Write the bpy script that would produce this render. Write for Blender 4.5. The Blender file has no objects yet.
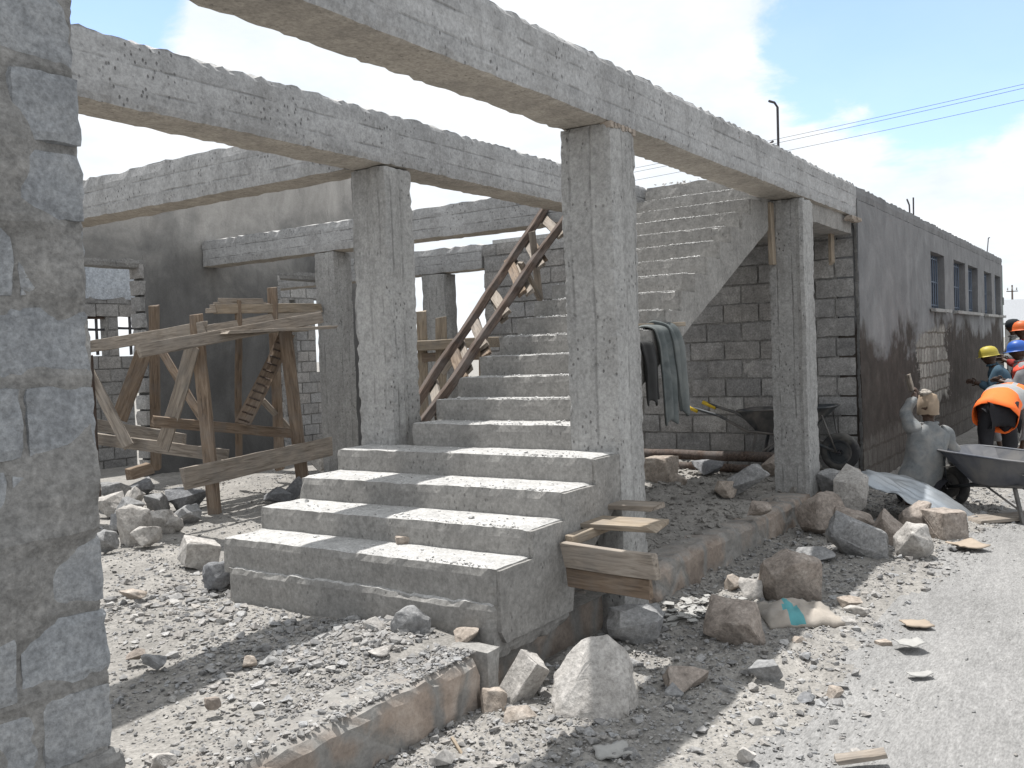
import bpy, bmesh, math, random
import numpy as np
from mathutils import Vector, Matrix, noise
random.seed(7)
C = bpy.context.scene
col = C.collection
R = math.radians

# ------------------------------------------------------------------ camera (surveyed from the building's own lines)
F = 939.85
YAW, PIT, ROL, EYE = R(33.9347), R(1.8454), R(-2.1441), 1.6
fw = Vector((math.cos(YAW)*math.cos(PIT), math.sin(YAW)*math.cos(PIT), -math.sin(PIT)))
r0 = Vector((math.sin(YAW), -math.cos(YAW), 0)); u0 = r0.cross(fw)
rt = r0*math.cos(ROL)+u0*math.sin(ROL); up = rt.cross(fw)
CAM = Vector((0, 0, EYE))
cd = bpy.data.cameras.new('camera'); cam = bpy.data.objects.new('camera', cd); col.objects.link(cam)
cam.matrix_world = Matrix(((rt.x, up.x, -fw.x, 0), (rt.y, up.y, -fw.y, 0), (rt.z, up.z, -fw.z, EYE), (0, 0, 0, 1)))
cd.sensor_width = 36; cd.lens = 36*F/1024; cd.clip_start = .05; cd.clip_end = 3000
C.camera = cam

def ray(x, y): return rt*((x-512)/F)+up*(-(y-384)/F)+fw
def onz(x, y, z): d = ray(x, y); return CAM+d*((z-EYE)/d.z)
def onx(x, y, X): d = ray(x, y); return CAM+d*(X/d.x)
def ony(x, y, Y): d = ray(x, y); return CAM+d*(Y/d.y)
def atd(x, y, D): return CAM+ray(x, y)*D
def depth(p): return (Vector(p)-CAM).dot(fw)

# ------------------------------------------------------------------ materials
class NT:
    def __init__(s, name):
        s.m = bpy.data.materials.new(name); s.m.use_nodes = True
        s.t = s.m.node_tree; s.n = s.t.nodes; s.l = s.t.links
        s.b = s.n['Principled BSDF']; s.out = s.n['Material Output']
    def node(s, typ, **kw):
        n = s.n.new(typ)
        for k, v in kw.items():
            if k.startswith('i_'):
                key = k[2:]; n.inputs[int(key) if key.isdigit() else key].default_value = v
            else: setattr(n, k, v)
        return n
    def link(s, a, b): s.l.new(a, b)
    def pos(s, obj=False, scale=(1, 1, 1), rot=(0, 0, 0)):
        src = s.node('ShaderNodeTexCoord').outputs['Object'] if obj else s.node('ShaderNodeNewGeometry').outputs['Position']
        if obj:
            oi = s.node('ShaderNodeObjectInfo'); mul = s.node('ShaderNodeMath', operation='MULTIPLY', i_1=37.0); s.link(oi.outputs['Random'], mul.inputs[0])
            add = s.node('ShaderNodeVectorMath', operation='ADD'); s.link(src, add.inputs[0]); s.link(mul.outputs[0], add.inputs[1]); src = add.outputs[0]
        mp = s.node('ShaderNodeMapping'); s.link(src, mp.inputs['Vector']); mp.inputs['Scale'].default_value = scale; mp.inputs['Rotation'].default_value = rot
        return mp.outputs[0]
    def noise(s, v, sc, det=5, rough=.6, dist=0):
        n = s.node('ShaderNodeTexNoise'); s.link(v, n.inputs['Vector']); n.inputs['Scale'].default_value = sc
        n.inputs['Detail'].default_value = det; n.inputs['Roughness'].default_value = rough; n.inputs['Distortion'].default_value = dist
        return n.outputs['Fac']
    def voro(s, v, sc, feat='F1', out='Distance'):
        n = s.node('ShaderNodeTexVoronoi', feature=feat); s.link(v, n.inputs['Vector']); n.inputs['Scale'].default_value = sc
        return n.outputs[out]
    def ramp(s, f, stops, interp='LINEAR'):
        r = s.node('ShaderNodeValToRGB'); s.link(f, r.inputs[0]); e = r.color_ramp.elements; r.color_ramp.interpolation = interp
        while len(e) < len(stops): e.new(.5)
        for el, (p, c) in zip(e, stops):
            el.position = p; el.color = (c, c, c, 1) if isinstance(c, (int, float)) else (*c, 1)
        return r.outputs['Color']
    def math(s, op, a, b=None, clamp=False):
        n = s.node('ShaderNodeMath', operation=op); n.use_clamp = clamp
        for i, v in enumerate((a, b)):
            if v is None: continue
            if isinstance(v, (int, float)): n.inputs[i].default_value = v
            else: s.link(v, n.inputs[i])
        return n.outputs[0]
    def mix(s, f, a, b, mode='MIX'):
        n = s.node('ShaderNodeMix', data_type='RGBA', blend_type=mode)
        for ix, v in ((0, f), (6, a), (7, b)):
            sock = n.inputs[ix]
            if isinstance(v, (int, float)): sock.default_value = v if ix == 0 else (v, v, v, 1)
            elif isinstance(v, tuple): sock.default_value = (*v, 1)
            else: s.link(v, sock)
        return n.outputs[2]
    def bump(s, h, strength=.5, dist=.01, prev=None):
        n = s.node('ShaderNodeBump'); s.link(h, n.inputs['Height']); n.inputs['Strength'].default_value = strength; n.inputs['Distance'].default_value = dist
        if prev is not None: s.link(prev, n.inputs['Normal'])
        return n.outputs[0]
    def xyz(s, v):
        n = s.node('ShaderNodeSeparateXYZ'); s.link(v, n.inputs[0]); return n.outputs
    def done(s, colour, normal=None, rough=.9, metal=0, spec=.3):
        if isinstance(colour, tuple): s.b.inputs['Base Color'].default_value = (*colour, 1)
        else: s.link(colour, s.b.inputs['Base Color'])
        if normal is not None: s.link(normal, s.b.inputs['Normal'])
        if isinstance(rough, (int, float)): s.b.inputs['Roughness'].default_value = rough
        else: s.link(rough, s.b.inputs['Roughness'])
        s.b.inputs['Metallic'].default_value = metal
        s.b.inputs['Specular IOR Level'].default_value = spec
        return s.m

def concrete(name, lo, hi, seam=None, warm=(1, 1, 1), pits=1.0, bst=.75):
    """board marked rough concrete; seam: 'z' boards run level, 'v' boards run upright"""
    k = NT(name); p = k.pos()
    big = k.noise(p, .9, 4, .55, .6); mid = k.noise(p, 6, 6, .65); fine = k.noise(p, 60, 4, .7)
    streak = k.noise(k.pos(scale=(1, 1, .18) if seam == 'v' else (.25, .25, 1.4)), 7, 5, .6)
    a = k.math('ADD', k.math('MULTIPLY', big, .45), k.math('ADD', k.math('MULTIPLY', mid, .3), k.math('MULTIPLY', streak, .3)))
    c = k.ramp(a, [(.36, tuple(lo*w for w in warm)), (.52, tuple((lo+hi)/2*w for w in warm)), (.68, tuple(hi*w for w in warm))])
    c = k.mix(.55, c, k.ramp(fine, [(.3, .3), (.52, .5), (.72, .68)]), 'OVERLAY')
    c = k.mix(.45, c, k.ramp(k.noise(p, 24, 5, .7), [(.32, .28), (.5, .5), (.7, .66)]), 'OVERLAY')
    gr = k.ramp(k.noise(k.pos(scale=(1, 1, .35)), 3.4, 7, .72, .6), [(.5, 0.0), (.62, 1.0)])
    c = k.mix(k.math('MULTIPLY', gr, .24), c, tuple(lo*.5*w for w in (1.0, .95, .9)))
    # dark grey cement blotches
    bl = k.ramp(k.noise(p, 2.6, 6, .7, .4), [(.56, 0.0), (.72, 1.0)])
    c = k.mix(k.math('MULTIPLY', bl, .4), c, tuple(lo*.6*w for w in warm))
    h = k.math('ADD', k.math('MULTIPLY', mid, .6), k.math('MULTIPLY', fine, .25))
    # honeycomb pits in patches
    pv = k.voro(k.pos(scale=(1, 1, .6)), 34); mask = k.ramp(k.noise(p, 3.2, 4, .6), [(.46, 0.0), (.6, 1.0)])
    pit = k.math('MULTIPLY', k.ramp(pv, [(.1, 1.0), (.24, 0.0)]), k.math('MULTIPLY', mask, pits))
    c = k.mix(k.math('MULTIPLY', pit, .75), c, tuple(lo*.35*w for w in warm))
    h = k.math('SUBTRACT', h, k.math('MULTIPLY', pit, 1.2))
    if seam:
        x = k.xyz(p)
        s = k.math('ADD', x[0], x[1]) if seam == 'v' else x[2]
        s = k.math('ADD', s, k.math('MULTIPLY', k.noise(p, 2.2, 2), .02))
        fr = k.math('FRACT', k.math('MULTIPLY', s, 7.4 if seam == 'v' else 8.3))
        ln = k.math('MULTIPLY', k.ramp(fr, [(0, 1.0), (.09, 0.0), (.93, 0.0), (1, 1.0)]), k.ramp(k.noise(p, 4, 3), [(.42, 0.0), (.6, 1.0)]))
        c = k.mix(k.math('MULTIPLY', ln, .38), c, tuple(lo*.45*w for w in warm))
        bd = k.math('FLOOR', k.math('MULTIPLY', s, 7.4 if seam == 'v' else 8.3))
        wn = k.node('ShaderNodeTexWhiteNoise', noise_dimensions='1D'); k.link(bd, wn.inputs['W'])
        c = k.mix(.35, c, k.ramp(wn.outputs['Value'], [(0, .38), (1, .6)]), 'OVERLAY')
        h = k.math('SUBTRACT', k.math('ADD', h, k.math('MULTIPLY', wn.outputs['Value'], .5)), k.math('MULTIPLY', ln, .8))
    return k.done(c, k.bump(h, bst, .014), .93, spec=.15)

def earth(name, stops, s1=3.0, s2=40.0, bump=.6, bd=.01, obj=False, stretch=(1, 1, 1), rough=.95, island=0.0, spec=.15):
    k = NT(name); p = k.pos(obj, stretch)
    n1 = k.noise(p, s1, 6, .62, .5); n2 = k.noise(p, s2, 4, .7); n3 = k.noise(p, s1*5, 5, .6)
    a = k.math('ADD', k.math('MULTIPLY', n1, .6), k.math('MULTIPLY', n3, .4))
    c = k.ramp(a, stops)
    c = k.mix(.8, c, k.ramp(n2, [(.3, .3), (.5, .5), (.7, .7)]), 'OVERLAY')
    c = k.mix(.5, c, k.ramp(k.noise(p, s2*.3, 5, .7), [(.3, .3), (.5, .5), (.7, .68)]), 'OVERLAY')
    if island:
        g = k.node('ShaderNodeNewGeometry')
        c = k.mix(island, c, k.ramp(g.outputs['Random Per Island'], [(0, (.16, .16, .17)), (.35, (.42, .41, .4)), (.6, (.55, .5, .45)), (.8, (.5, .52, .55)), (1, (.85, .82, .78))]), 'OVERLAY')
    h = k.math('ADD', k.math('MULTIPLY', n3, .7), k.math('MULTIPLY', n2, .35))
    return k.done(c, k.bump(h, bump, bd), rough, spec=spec)

def wood(name, a, b, dark=.4):
    k = NT(name); p = k.pos(True, (.6, 7, 7)); q = k.pos(True)
    g = k.noise(p, 6, 6, .65, .8); st = k.noise(q, 5, 5, .65)
    c = k.ramp(g, [(.28, tuple(x*dark for x in a)), (.48, a), (.72, b)])
    c = k.mix(k.math('MULTIPLY', k.ramp(st, [(.45, 0.0), (.7, 1.0)]), .6), c, tuple((x*.35+.1) for x in a))
    oi = k.node('ShaderNodeObjectInfo')
    c = k.mix(.45, c, k.ramp(oi.outputs['Random'], [(0, .36), (1, .62)]), 'OVERLAY')
    return k.done(c, k.bump(g, .5, .004), .85, spec=.15)

def plain(name, c, rough=.6, metal=0, var=.35, sc=14, bump=.15, bd=.004, dirt=None, spec=.3):
    k = NT(name); p = k.pos(True)
    n = k.noise(p, sc, 5, .65); n2 = k.noise(p, sc*.22, 4, .6, .5)
    cc = k.mix(var, c, k.ramp(n, [(.3, .3), (.7, .68)]), 'OVERLAY')
    if dirt: cc = k.mix(k.ramp(n2, [(.42, 0.0), (.62, .85)]), cc, dirt)
    return k.done(cc, k.bump(n, bump, bd), rough, metal, spec)

M = {}
M['beam'] = concrete('beam_concrete', .28, .42, 'z', (1.0, 1.0, 1.0))
M['column'] = concrete('column_concrete', .265, .39, 'v', (1.01, 1.0, .975))
M['stair'] = concrete('stair_concrete', .205, .305, None, (1.03, 1.0, .95), .7, .4)
M['soffit'] = concrete('stain_and_bounce_soffit', .27, .40, 'z', (1.09, 1.0, .88), .5)  # warm tint: formwork timber stain plus ground bounce light put into the colour
M['stair_dust'] = earth('dusty_tread', [(.3, (.30, .297, .29)), (.5, (.38, .375, .365)), (.7, (.46, .455, .445))], 5, 70, .7, .006)
M['block'] = earth('concrete_block', [(.32, (.19, .188, .187)), (.5, (.26, .257, .253)), (.68, (.33, .327, .32))], 3, 55, .9, .01, island=.3)
M['pier_block'] = earth('rough_pier_block', [(.3, (.18, .188, .198)), (.48, (.245, .256, .268)), (.7, (.315, .323, .33))], 4, 60, 1.0, .012, island=.15)
M['mortar'] = earth('mortar', [(.3, (.145, .143, .138)), (.5, (.21, .206, .199)), (.7, (.275, .268, .256))], 4, 50, 1.0, .014)
M['soil'] = earth('rubble_soil', [(.3, (.17, .163, .152)), (.48, (.225, .215, .20)), (.62, (.28, .267, .247)), (.78, (.335, .307, .267))], 1.6, 60, .9, .015)
M['road'] = earth('dusty_road', [(.3, (.17, .168, .163)), (.48, (.215, .212, .207)), (.68, (.26, .256, .249))], 1.1, 75, .7, .010, stretch=(.45, 1.5, 1))
M['gravel'] = earth('gravel_stone', [(.3, (.20, .20, .20)), (.5, (.27, .267, .262)), (.7, (.34, .335, .325))], 6, 80, .4, .004, island=.5)
M['rock_pale'] = earth('pale_rock', [(.3, (.28, .262, .242)), (.5, (.37, .352, .33)), (.7, (.45, .432, .41))], 4, 45, .9, .012, True)
M['rock_tan'] = earth('tan_rock', [(.3, (.21, .178, .15)), (.5, (.31, .267, .228)), (.7, (.39, .355, .318))], 4, 45, .9, .012, True)
M['rock_brown'] = earth('brown_rock', [(.3, (.185, .16, .14)), (.5, (.28, .242, .212)), (.7, (.375, .336, .30))], 3.5, 45, .9, .014, True)
M['rock_grey'] = earth('grey_rock', [(.3, (.16, .162, .165)), (.5, (.24, .24, .24)), (.7, (.325, .32, .312))], 4, 45, .9, .012, True)
M['rock_dark'] = earth('dark_rock', [(.3, (.10, .104, .11)), (.5, (.175, .178, .185)), (.7, (.27, .27, .272))], 4, 45, .9, .012, True)
M['plinth'] = None
M['wood_grey'] = wood('weathered_timber', (.25, .215, .18), (.37, .33, .285))
M['wood_brown'] = wood('brown_timber', (.18, .135, .10), (.29, .23, .175))
M['wood_pale'] = wood('pale_sawn_timber', (.25, .205, .155), (.36, .31, .25), .55)
M['wood_dark'] = wood('dark_pole', (.075, .055, .045), (.15, .115, .095))
M['steel'] = plain('rusty_rebar', (.06, .055, .06), .7, .4)
M['grey_paint'] = plain('barrow_tray_metal', (.085, .092, .11), .6, .2, .5, 9, .3, .004, (.17, .165, .16))
M['dark_paint'] = plain('barrow_dark_metal', (.05, .055, .06), .55, .3, .5, 9, .3, .004, (.2, .185, .17))
M['rubber'] = plain('tyre_rubber', (.035, .035, .037), .8, 0, .3, 20, .2, .003, (.12, .115, .105))
M['yellow_grip'] = plain('yellow_grip', (.55, .38, .03), .6)
M['zinc'] = plain('worn_zinc_sheet', (.34, .37, .40), .42, .5, .35, 8, .2, .003, (.36, .375, .385), .5)
M['cement'] = plain('wet_cement', (.40, .39, .37), .9, 0, .4, 20, .8, .02)
M['shirt'] = plain('grey_work_shirt', (.165, .175, .18), .95, 0, .5, 30, .5, .006, (.24, .235, .225))
M['trouser'] = plain('dark_trousers', (.022, .022, .026), .9, 0, .3, 30)
M['skin'] = plain('dark_skin', (.06, .035, .024), .5, 0, .15, 20)
M['bag'] = plain('brown_paper_hat', (.24, .18, .125), .85, 0, .35, 12, .5, .006, (.31, .25, .195))
M['orange'] = plain('hivis_orange', (.95, .17, .03), .7, 0, .12, 10)
M['redvest'] = plain('hivis_red_orange', (.85, .10, .06), .7, 0, .12, 10)
M['redshirt'] = plain('dark_red_shirt', (.25, .03, .025), .9)
M['reflect'] = plain('reflective_strip', (.33, .33, .32), .35, .2)
M['blueshirt'] = plain('slate_blue_shirt', (.045, .085, .12), .9)
M['greyshirt'] = plain('pale_grey_shirt', (.24, .24, .25), .9)
M['yellow_hat'] = plain('yellow_helmet', (.40, .33, .05), .5, 0, .1)
M['blue_hat'] = plain('blue_helmet', (.03, .10, .38), .4, 0, .1)
M['orange_hat'] = plain('orange_helmet', (.6, .13, .035), .5, 0, .1)
M['black_hat'] = plain('dark_wool_cap', (.02, .025, .03), .9)
M['coat'] = plain('grey_green_coat', (.085, .097, .098), .85, 0, .5, 16, .4, .005, (.16, .17, .165))
M['coat_dark'] = plain('dark_lining', (.03, .03, .03), .9)
M['sack'] = plain('cement_sack_paper', (.33, .295, .255), .8, 0, .4, 10, .6, .008, (.25, .235, .215))
M['teal'] = plain('teal_print', (.09, .28, .30), .8)
M['paper'] = plain('pale_paper_litter', (.33, .325, .31), .9, 0, .3, 12, .3)
M['card'] = plain('brown_card', (.32, .265, .21), .9, 0, .3, 12, .3)
M['wire'] = plain('cable_black', (.05, .05, .055), .6)
M['bars'] = plain('blue_grey_bars', (.11, .14, .19), .5, .2)
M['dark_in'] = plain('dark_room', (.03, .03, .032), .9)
M['roofing'] = plain('pale_roof_sheet', (.26, .27, .285), .6, .0)
M['greenpaint'] = plain('green_edge', (.05, .22, .09), .6)
M['skyplaster'] = earth('pale_blue_plaster', [(.3, (.33, .36, .40)), (.5, (.40, .43, .47)), (.7, (.44, .47, .5))], 1.2, 40, .4, .006)

def plinth_mat():
    k = NT('stone_plinth'); p = k.pos(); x = k.xyz(p)
    v = k.node('ShaderNodeCombineXYZ'); k.link(k.math('ADD', x[0], k.math('MULTIPLY', x[1], .3)), v.inputs[0]); k.link(k.math('MULTIPLY', x[2], .7), v.inputs[1])
    e = k.voro(v.outputs[0], 2.7, 'DISTANCE_TO_EDGE'); cc = k.voro(v.outputs[0], 2.7, 'F1', 'Color')
    n = k.noise(p, 5, 6, .65); f = k.noise(p, 55, 4, .7)
    st = k.ramp(n, [(.3, (.20, .172, .15)), (.5, (.30, .26, .225)), (.7, (.38, .345, .31))])
    bw = k.node('ShaderNodeRGBToBW'); k.link(cc, bw.inputs[0]); st = k.mix(.5, st, k.ramp(bw.outputs[0], [(.2, (.33, .31, .3)), (.8, (.62, .56, .52))]), 'OVERLAY')
    edge = k.math('ADD', e, k.math('MULTIPLY', k.math('SUBTRACT', k.noise(p, 9, 5, .7), .5), .3))
    m = k.ramp(edge, [(.03, 1.0), (.14, 0.0)])
    topm = k.ramp(k.math('ADD', x[2], k.math('MULTIPLY', k.math('SUBTRACT', n, .5), .12)), [(.22, 0.0), (.27, 1.0)])
    m = k.math('MAXIMUM', m, topm)
    c = k.mix(m, st, k.ramp(k.noise(p, 9, 5), [(.3, (.19, .182, .172)), (.7, (.29, .28, .262))]))
    c = k.mix(.5, c, k.ramp(f, [(.3, .34), (.7, .64)]), 'OVERLAY')
    h = k.math('ADD', k.math('MULTIPLY', k.ramp(e, [(0, 0.0), (.12, 1.0)]), .8), k.math('ADD', k.math('MULTIPLY', n, .5), k.math('MULTIPLY', f, .2)))
    return k.done(c, k.bump(h, .8, .02), .95, spec=.15)
M['plinth'] = plinth_mat()

def wetplaster():                                  # rear wall: damp dark render with paler drying patches
    k = NT('damp_dark_plaster'); p = k.pos(); x = k.xyz(p)
    b = k.noise(p, .55, 5, .6, .8); m = k.noise(p, 2.5, 6, .65, .5); f = k.noise(p, 45, 4, .7)
    dry = k.math('ADD', k.math('ADD', k.math('MULTIPLY', b, .75), k.math('MULTIPLY', m, .3)), k.math('MULTIPLY', k.math('SUBTRACT', x[2], 2.6), .17))
    c = k.ramp(dry, [(.38, (.105, .104, .103)), (.50, (.14, .138, .135)), (.60, (.21, .205, .196)), (.76, (.36, .345, .325))])
    c = k.mix(.4, c, k.ramp(f, [(.3, .38), (.7, .62)]), 'OVERLAY')
    c = k.mix(.5, c, k.ramp(k.noise(k.pos(scale=(1, 1, .4)), 1.7, 6, .7, .8), [(.35, .3), (.65, .7)]), 'OVERLAY')
    return k.done(c, k.bump(k.math('ADD', m, k.math('MULTIPLY', f, .4)), .5, .012), .9, spec=.15)
M['wet'] = wetplaster()

def frontplaster():                                # street wall: pale render above, freshly rendered (wet, dark) below, bare block patch
    k = NT('half_wet_render'); p = k.pos(); x = k.xyz(p)
    st = k.noise(k.pos(scale=(1, 1, .12)), 3.2, 5, .6); b = k.noise(p, .9, 5, .6, .6); m = k.noise(p, 4, 6, .65); f = k.noise(p, 50, 4, .7)
    dry = k.ramp(k.math('ADD', k.math('MULTIPLY', st, .35), k.math('MULTIPLY', k.noise(p, 1.6, 6, .7, .5), .65)), [(.35, (.13, .132, .137)), (.5, (.18, .181, .185)), (.66, (.24, .241, .244))])
    wet = k.ramp(m, [(.3, (.034, .029, .026)), (.55, (.054, .046, .041)), (.75, (.085, .074, .066))])
    edge = k.math('ADD', x[2], k.math('ADD', k.math('MULTIPLY', k.math('SUBTRACT', b, .5), 2.3), k.math('MULTIPLY', k.math('SUBTRACT', k.noise(p, 2.6, 6, .7), .5), .7)))
    wm = k.ramp(edge, [(1.56/4, 1.0), (1.78/4, 0.0)])
    # ramp input is metres/4
    sc = k.math('MULTIPLY', edge, .25); wm = k.ramp(sc, [(.40, 1.0), (.47, 0.0)])
    c = k.mix(wm, dry, wet)
    # bare block patch x 13.3..15.9, z .75..1.75 and bare foot of the wall
    nx = k.math('ADD', x[0], k.math('MULTIPLY', k.math('SUBTRACT', k.noise(k.pos(scale=(1, 1, 1.6)), 2.2, 6, .75), .5), 3.2)); nz = k.math('ADD', x[2], k.math('MULTIPLY', k.math('SUBTRACT', b, .5), .5))
    def step(v, a, w): return k.math('MULTIPLY', k.math('SUBTRACT', v, a), 1.0/w, True)
    pm = k.math('MULTIPLY', k.math('MULTIPLY', step(nx, 13.4, .15), k.math('SUBTRACT', 1.0, step(nx, 15.7, .15))), k.math('MULTIPLY', step(nz, .62, .08), k.math('SUBTRACT', 1.0, step(nz, 1.72, .06))))
    foot = k.math('SUBTRACT', 1.0, step(k.math('ADD', nz, k.math('MULTIPLY', k.math('SUBTRACT', m, .5), .9)), .5, .1))
    pm = k.math('MAXIMUM', pm, k.math('MULTIPLY', foot, .22))
    br = k.node('ShaderNodeTexBrick'); cv = k.node('ShaderNodeCombineXYZ'); wob = k.math('MULTIPLY', k.math('SUBTRACT', k.noise(p, 5, 4), .5), .09); k.link(k.math('ADD', x[0], wob), cv.inputs[0]); k.link(k.math('ADD', x[2], wob), cv.inputs[1]); k.link(cv.outputs[0], br.inputs['Vector'])
    br.inputs['Scale'].default_value = 1; br.inputs['Brick Width'].default_value = .23; br.inputs['Row Height'].default_value = .21; br.inputs['Mortar Size'].default_value = .018; br.inputs['Mortar Smooth'].default_value = .3
    br.inputs['Color1'].default_value = (.19, .18, .165, 1); br.inputs['Color2'].default_value = (.31, .295, .27, 1); br.inputs['Mortar'].default_value = (.12, .105, .09, 1)
    c = k.mix(pm, c, k.mix(.8, br.outputs['Color'], k.ramp(k.noise(p, 14, 6, .75), [(.35, .25), (.65, .72)]), 'OVERLAY'))
    c = k.mix(.45, c, k.ramp(f, [(.3, .36), (.7, .64)]), 'OVERLAY')
    h = k.math('ADD', k.math('ADD', m, k.math('MULTIPLY', f, .4)), k.math('MULTIPLY', pm, -.6))
    return k.done(c, k.bump(h, .6, .014), .9, spec=.15)
M['front'] = frontplaster()

# ------------------------------------------------------------------ object helpers
def tag(o, label=None, cat=None, group=None, kind=None):
    if label: o['label'] = label
    if cat: o['category'] = cat
    if group: o['group'] = group
    if kind: o['kind'] = kind
    return o
def thing(name, label, cat, loc, group=None):
    o = bpy.data.objects.new(name, None); col.objects.link(o); o.location = loc; o.empty_display_size = .1
    return tag(o, label, cat, group)
def link(name, me, mats, parent=None, origin=None, smooth=False, rot=None):
    """me is in world space (or local to origin when rot is given)"""
    o = bpy.data.objects.new(name, me); col.objects.link(o)
    for m in (mats if isinstance(mats, (list, tuple)) else [mats]): me.materials.append(m)
    pm = parent_world(parent).inverted()
    if rot is not None:
        o.matrix_basis = pm @ rot
    else:
        if origin is None:
            co = np.empty(len(me.vertices)*3, np.float32); me.vertices.foreach_get('co', co); co = co.reshape(-1, 3)
            origin = Vector(((co[:, 0].min()+co[:, 0].max())/2, (co[:, 1].min()+co[:, 1].max())/2, co[:, 2].min()))
        me.transform(Matrix.Translation(-Vector(origin))); o.matrix_basis = pm @ Matrix.Translation(Vector(origin))
    if parent: o.parent = parent
    if smooth: me.polygons.foreach_set('use_smooth', [True]*len(me.polygons))
    return o
def parent_world(p):
    m = Matrix.Identity(4)
    while p is not None: m = p.matrix_basis @ m; p = p.parent
    return m
def from_bm(bm, name='mesh'):
    me = bpy.data.meshes.new(name); bm.normal_update(); bm.to_mesh(me); bm.free(); return me
def pydata(v, f, name='mesh'):
    me = bpy.data.meshes.new(name); me.from_pydata([tuple(x) for x in v], [], f); me.update(); return me

def n3(p, s, o=0): q = Vector(p)*s+Vector((o, o*1.7, o*.3)); return Vector((noise.noise(q), noise.noise(q+Vector((31, 7, 3))), noise.noise(q+Vector((5, 53, 17)))))

def add_rough(bm, x0, x1, y0, y1, z0, z1, res=.07, amp=.006, chip=.018, seed=0, board=None, top=1.0, soft=None, mi=0, mi_bot=None, mi_top=None):
    """box whose surface is gridded, gently uneven, with chipped arrises; board steps the faces like formwork"""
    lo = (x0, y0, z0); hi = (x1, y1, z1)
    n = [max(1, min(340, round((hi[i]-lo[i])/res))) for i in range(3)]
    cache = {}
    def vert(i, j, k):
        key = (i, j, k)
        if key in cache: return cache[key]
        t = (i/n[0], j/n[1], k/n[2]); p = Vector([lo[a]+(hi[a]-lo[a])*t[a] for a in range(3)])
        ext = [0 if key[a] == 0 else (1 if key[a] == n[a] else None) for a in range(3)]
        q = p.copy(); d = n3(p, 1.6, seed)*amp*.8+n3(p, 11, seed+3)*amp*.6
        q += d
        nx = sum(e is not None for e in ext)
        if board:
            ph = (p.z if board == 'z' else p.x+p.y)*8.0
            hsh = (math.sin(math.floor(ph)*12.9898+seed)*43758.5453) % 1.0
            for a in (0, 1):
                if ext[a] is not None: q[a] += (1 if ext[a] else -1)*(hsh-.5)*(.010 if board == 'z' else .022)
        if nx >= 2:
            c = (max(0, noise.noise(p*3.1+Vector((seed, 9, 1)))-.25)*.5+abs(noise.noise(p*16+Vector((seed, 1, 7))))*.55+abs(noise.noise(p*37+Vector((seed, 3, 7))))*.45+.08)*chip
            if nx == 3: c *= 1.4
            for a in range(3):
                if ext[a] is not None:
                    kf = top if (a == 2 and ext[2] == 1) else 1.0
                    q[a] += (-1 if ext[a] else 1)*c*kf
        elif ext[2] == 1 and top > 1: q.z += (noise.noise(p*9+Vector((seed, 4, 4)))*.2+noise.noise(p*31+Vector((seed, 4, 4)))*.7)*.010*top
        cache[key] = bm.verts.new(q); return cache[key]
    for a in range(3):
        b, c = (a+1) % 3, (a+2) % 3
        for side in (0, n[a]):
            for i in range(n[b]):
                for j in range(n[c]):
                    idx = []
                    for (di, dj) in ((0, 0), (1, 0), (1, 1), (0, 1)):
                        key = [0, 0, 0]; key[a] = side; key[b] = i+di; key[c] = j+dj; idx.append(vert(*key))
                    if side == 0: idx.reverse()
                    f = bm.faces.new(idx); f.material_index = mi
                    if a == 2 and side == 0 and mi_bot is not None: f.material_index = mi_bot
                    if a == 2 and side != 0 and mi_top is not None: f.material_index = mi_top
def rough(name, box, mats, parent=None, **kw):
    bm = bmesh.new(); add_rough(bm, *box, **kw); return link(name, from_bm(bm), mats, parent)

def plank(name, a, b, w, t, mat, parent=None, upv=(0, 0, 1), seed=0, bow=.004):
    """timber from a to b; w is across upv x axis ... local X along, Y thickness, Z width"""
    a = Vector(a); b = Vector(b); L = (b-a).length; ax = (b-a)/L; upv = Vector(upv)
    if abs(ax.dot(upv)) > .97: upv = Vector((1, 0, 0))
    ay = upv.cross(ax).normalized(); az = ax.cross(ay)
    bm = bmesh.new(); n = max(3, int(L/.15)); rnd = random.Random(seed+int(L*1000)); rings = []
    sk = [rnd.uniform(-.03, .03) for _ in range(4)]
    for i in range(n+1):
        x = L*i/n; off = Vector((0, noise.noise(Vector((x*1.3, seed, 0)))*bow*2, noise.noise(Vector((x*1.3, seed, 9)))*bow*2)); r = []
        for q, (sy, sz) in enumerate(((-1, -1), (1, -1), (1, 1), (-1, 1))):
            xx = x+(sk[q]*min(1, w*8) if i in (0, n) else 0)
            r.append(bm.verts.new(Vector((xx, sy*t/2, sz*w/2))+off+Vector((0, rnd.uniform(-1, 1)*.0015, rnd.uniform(-1, 1)*.0025))))
        rings.append(r)
    for i in range(n):
        for q in range(4): bm.faces.new((rings[i][q], rings[i+1][q], rings[i+1][(q+1) % 4], rings[i][(q+1) % 4]))
    bm.faces.new(rings[0]); bm.faces.new(rings[-1][::-1])
    bmesh.ops.recalc_face_normals(bm, faces=bm.faces)
    bmesh.ops.bevel(bm, geom=[e for e in bm.edges if len(e.link_faces) == 2 and e.calc_face_angle(0) > .7], offset=min(t, w)*.07, segments=1, affect='EDGES')
    mw = Matrix((( ax.x, ay.x, az.x, a.x), (ax.y, ay.y, az.y, a.y), (ax.z, ay.z, az.z, a.z), (0, 0, 0, 1)))
    return link(name, from_bm(bm), mat, parent, rot=mw)

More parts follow.
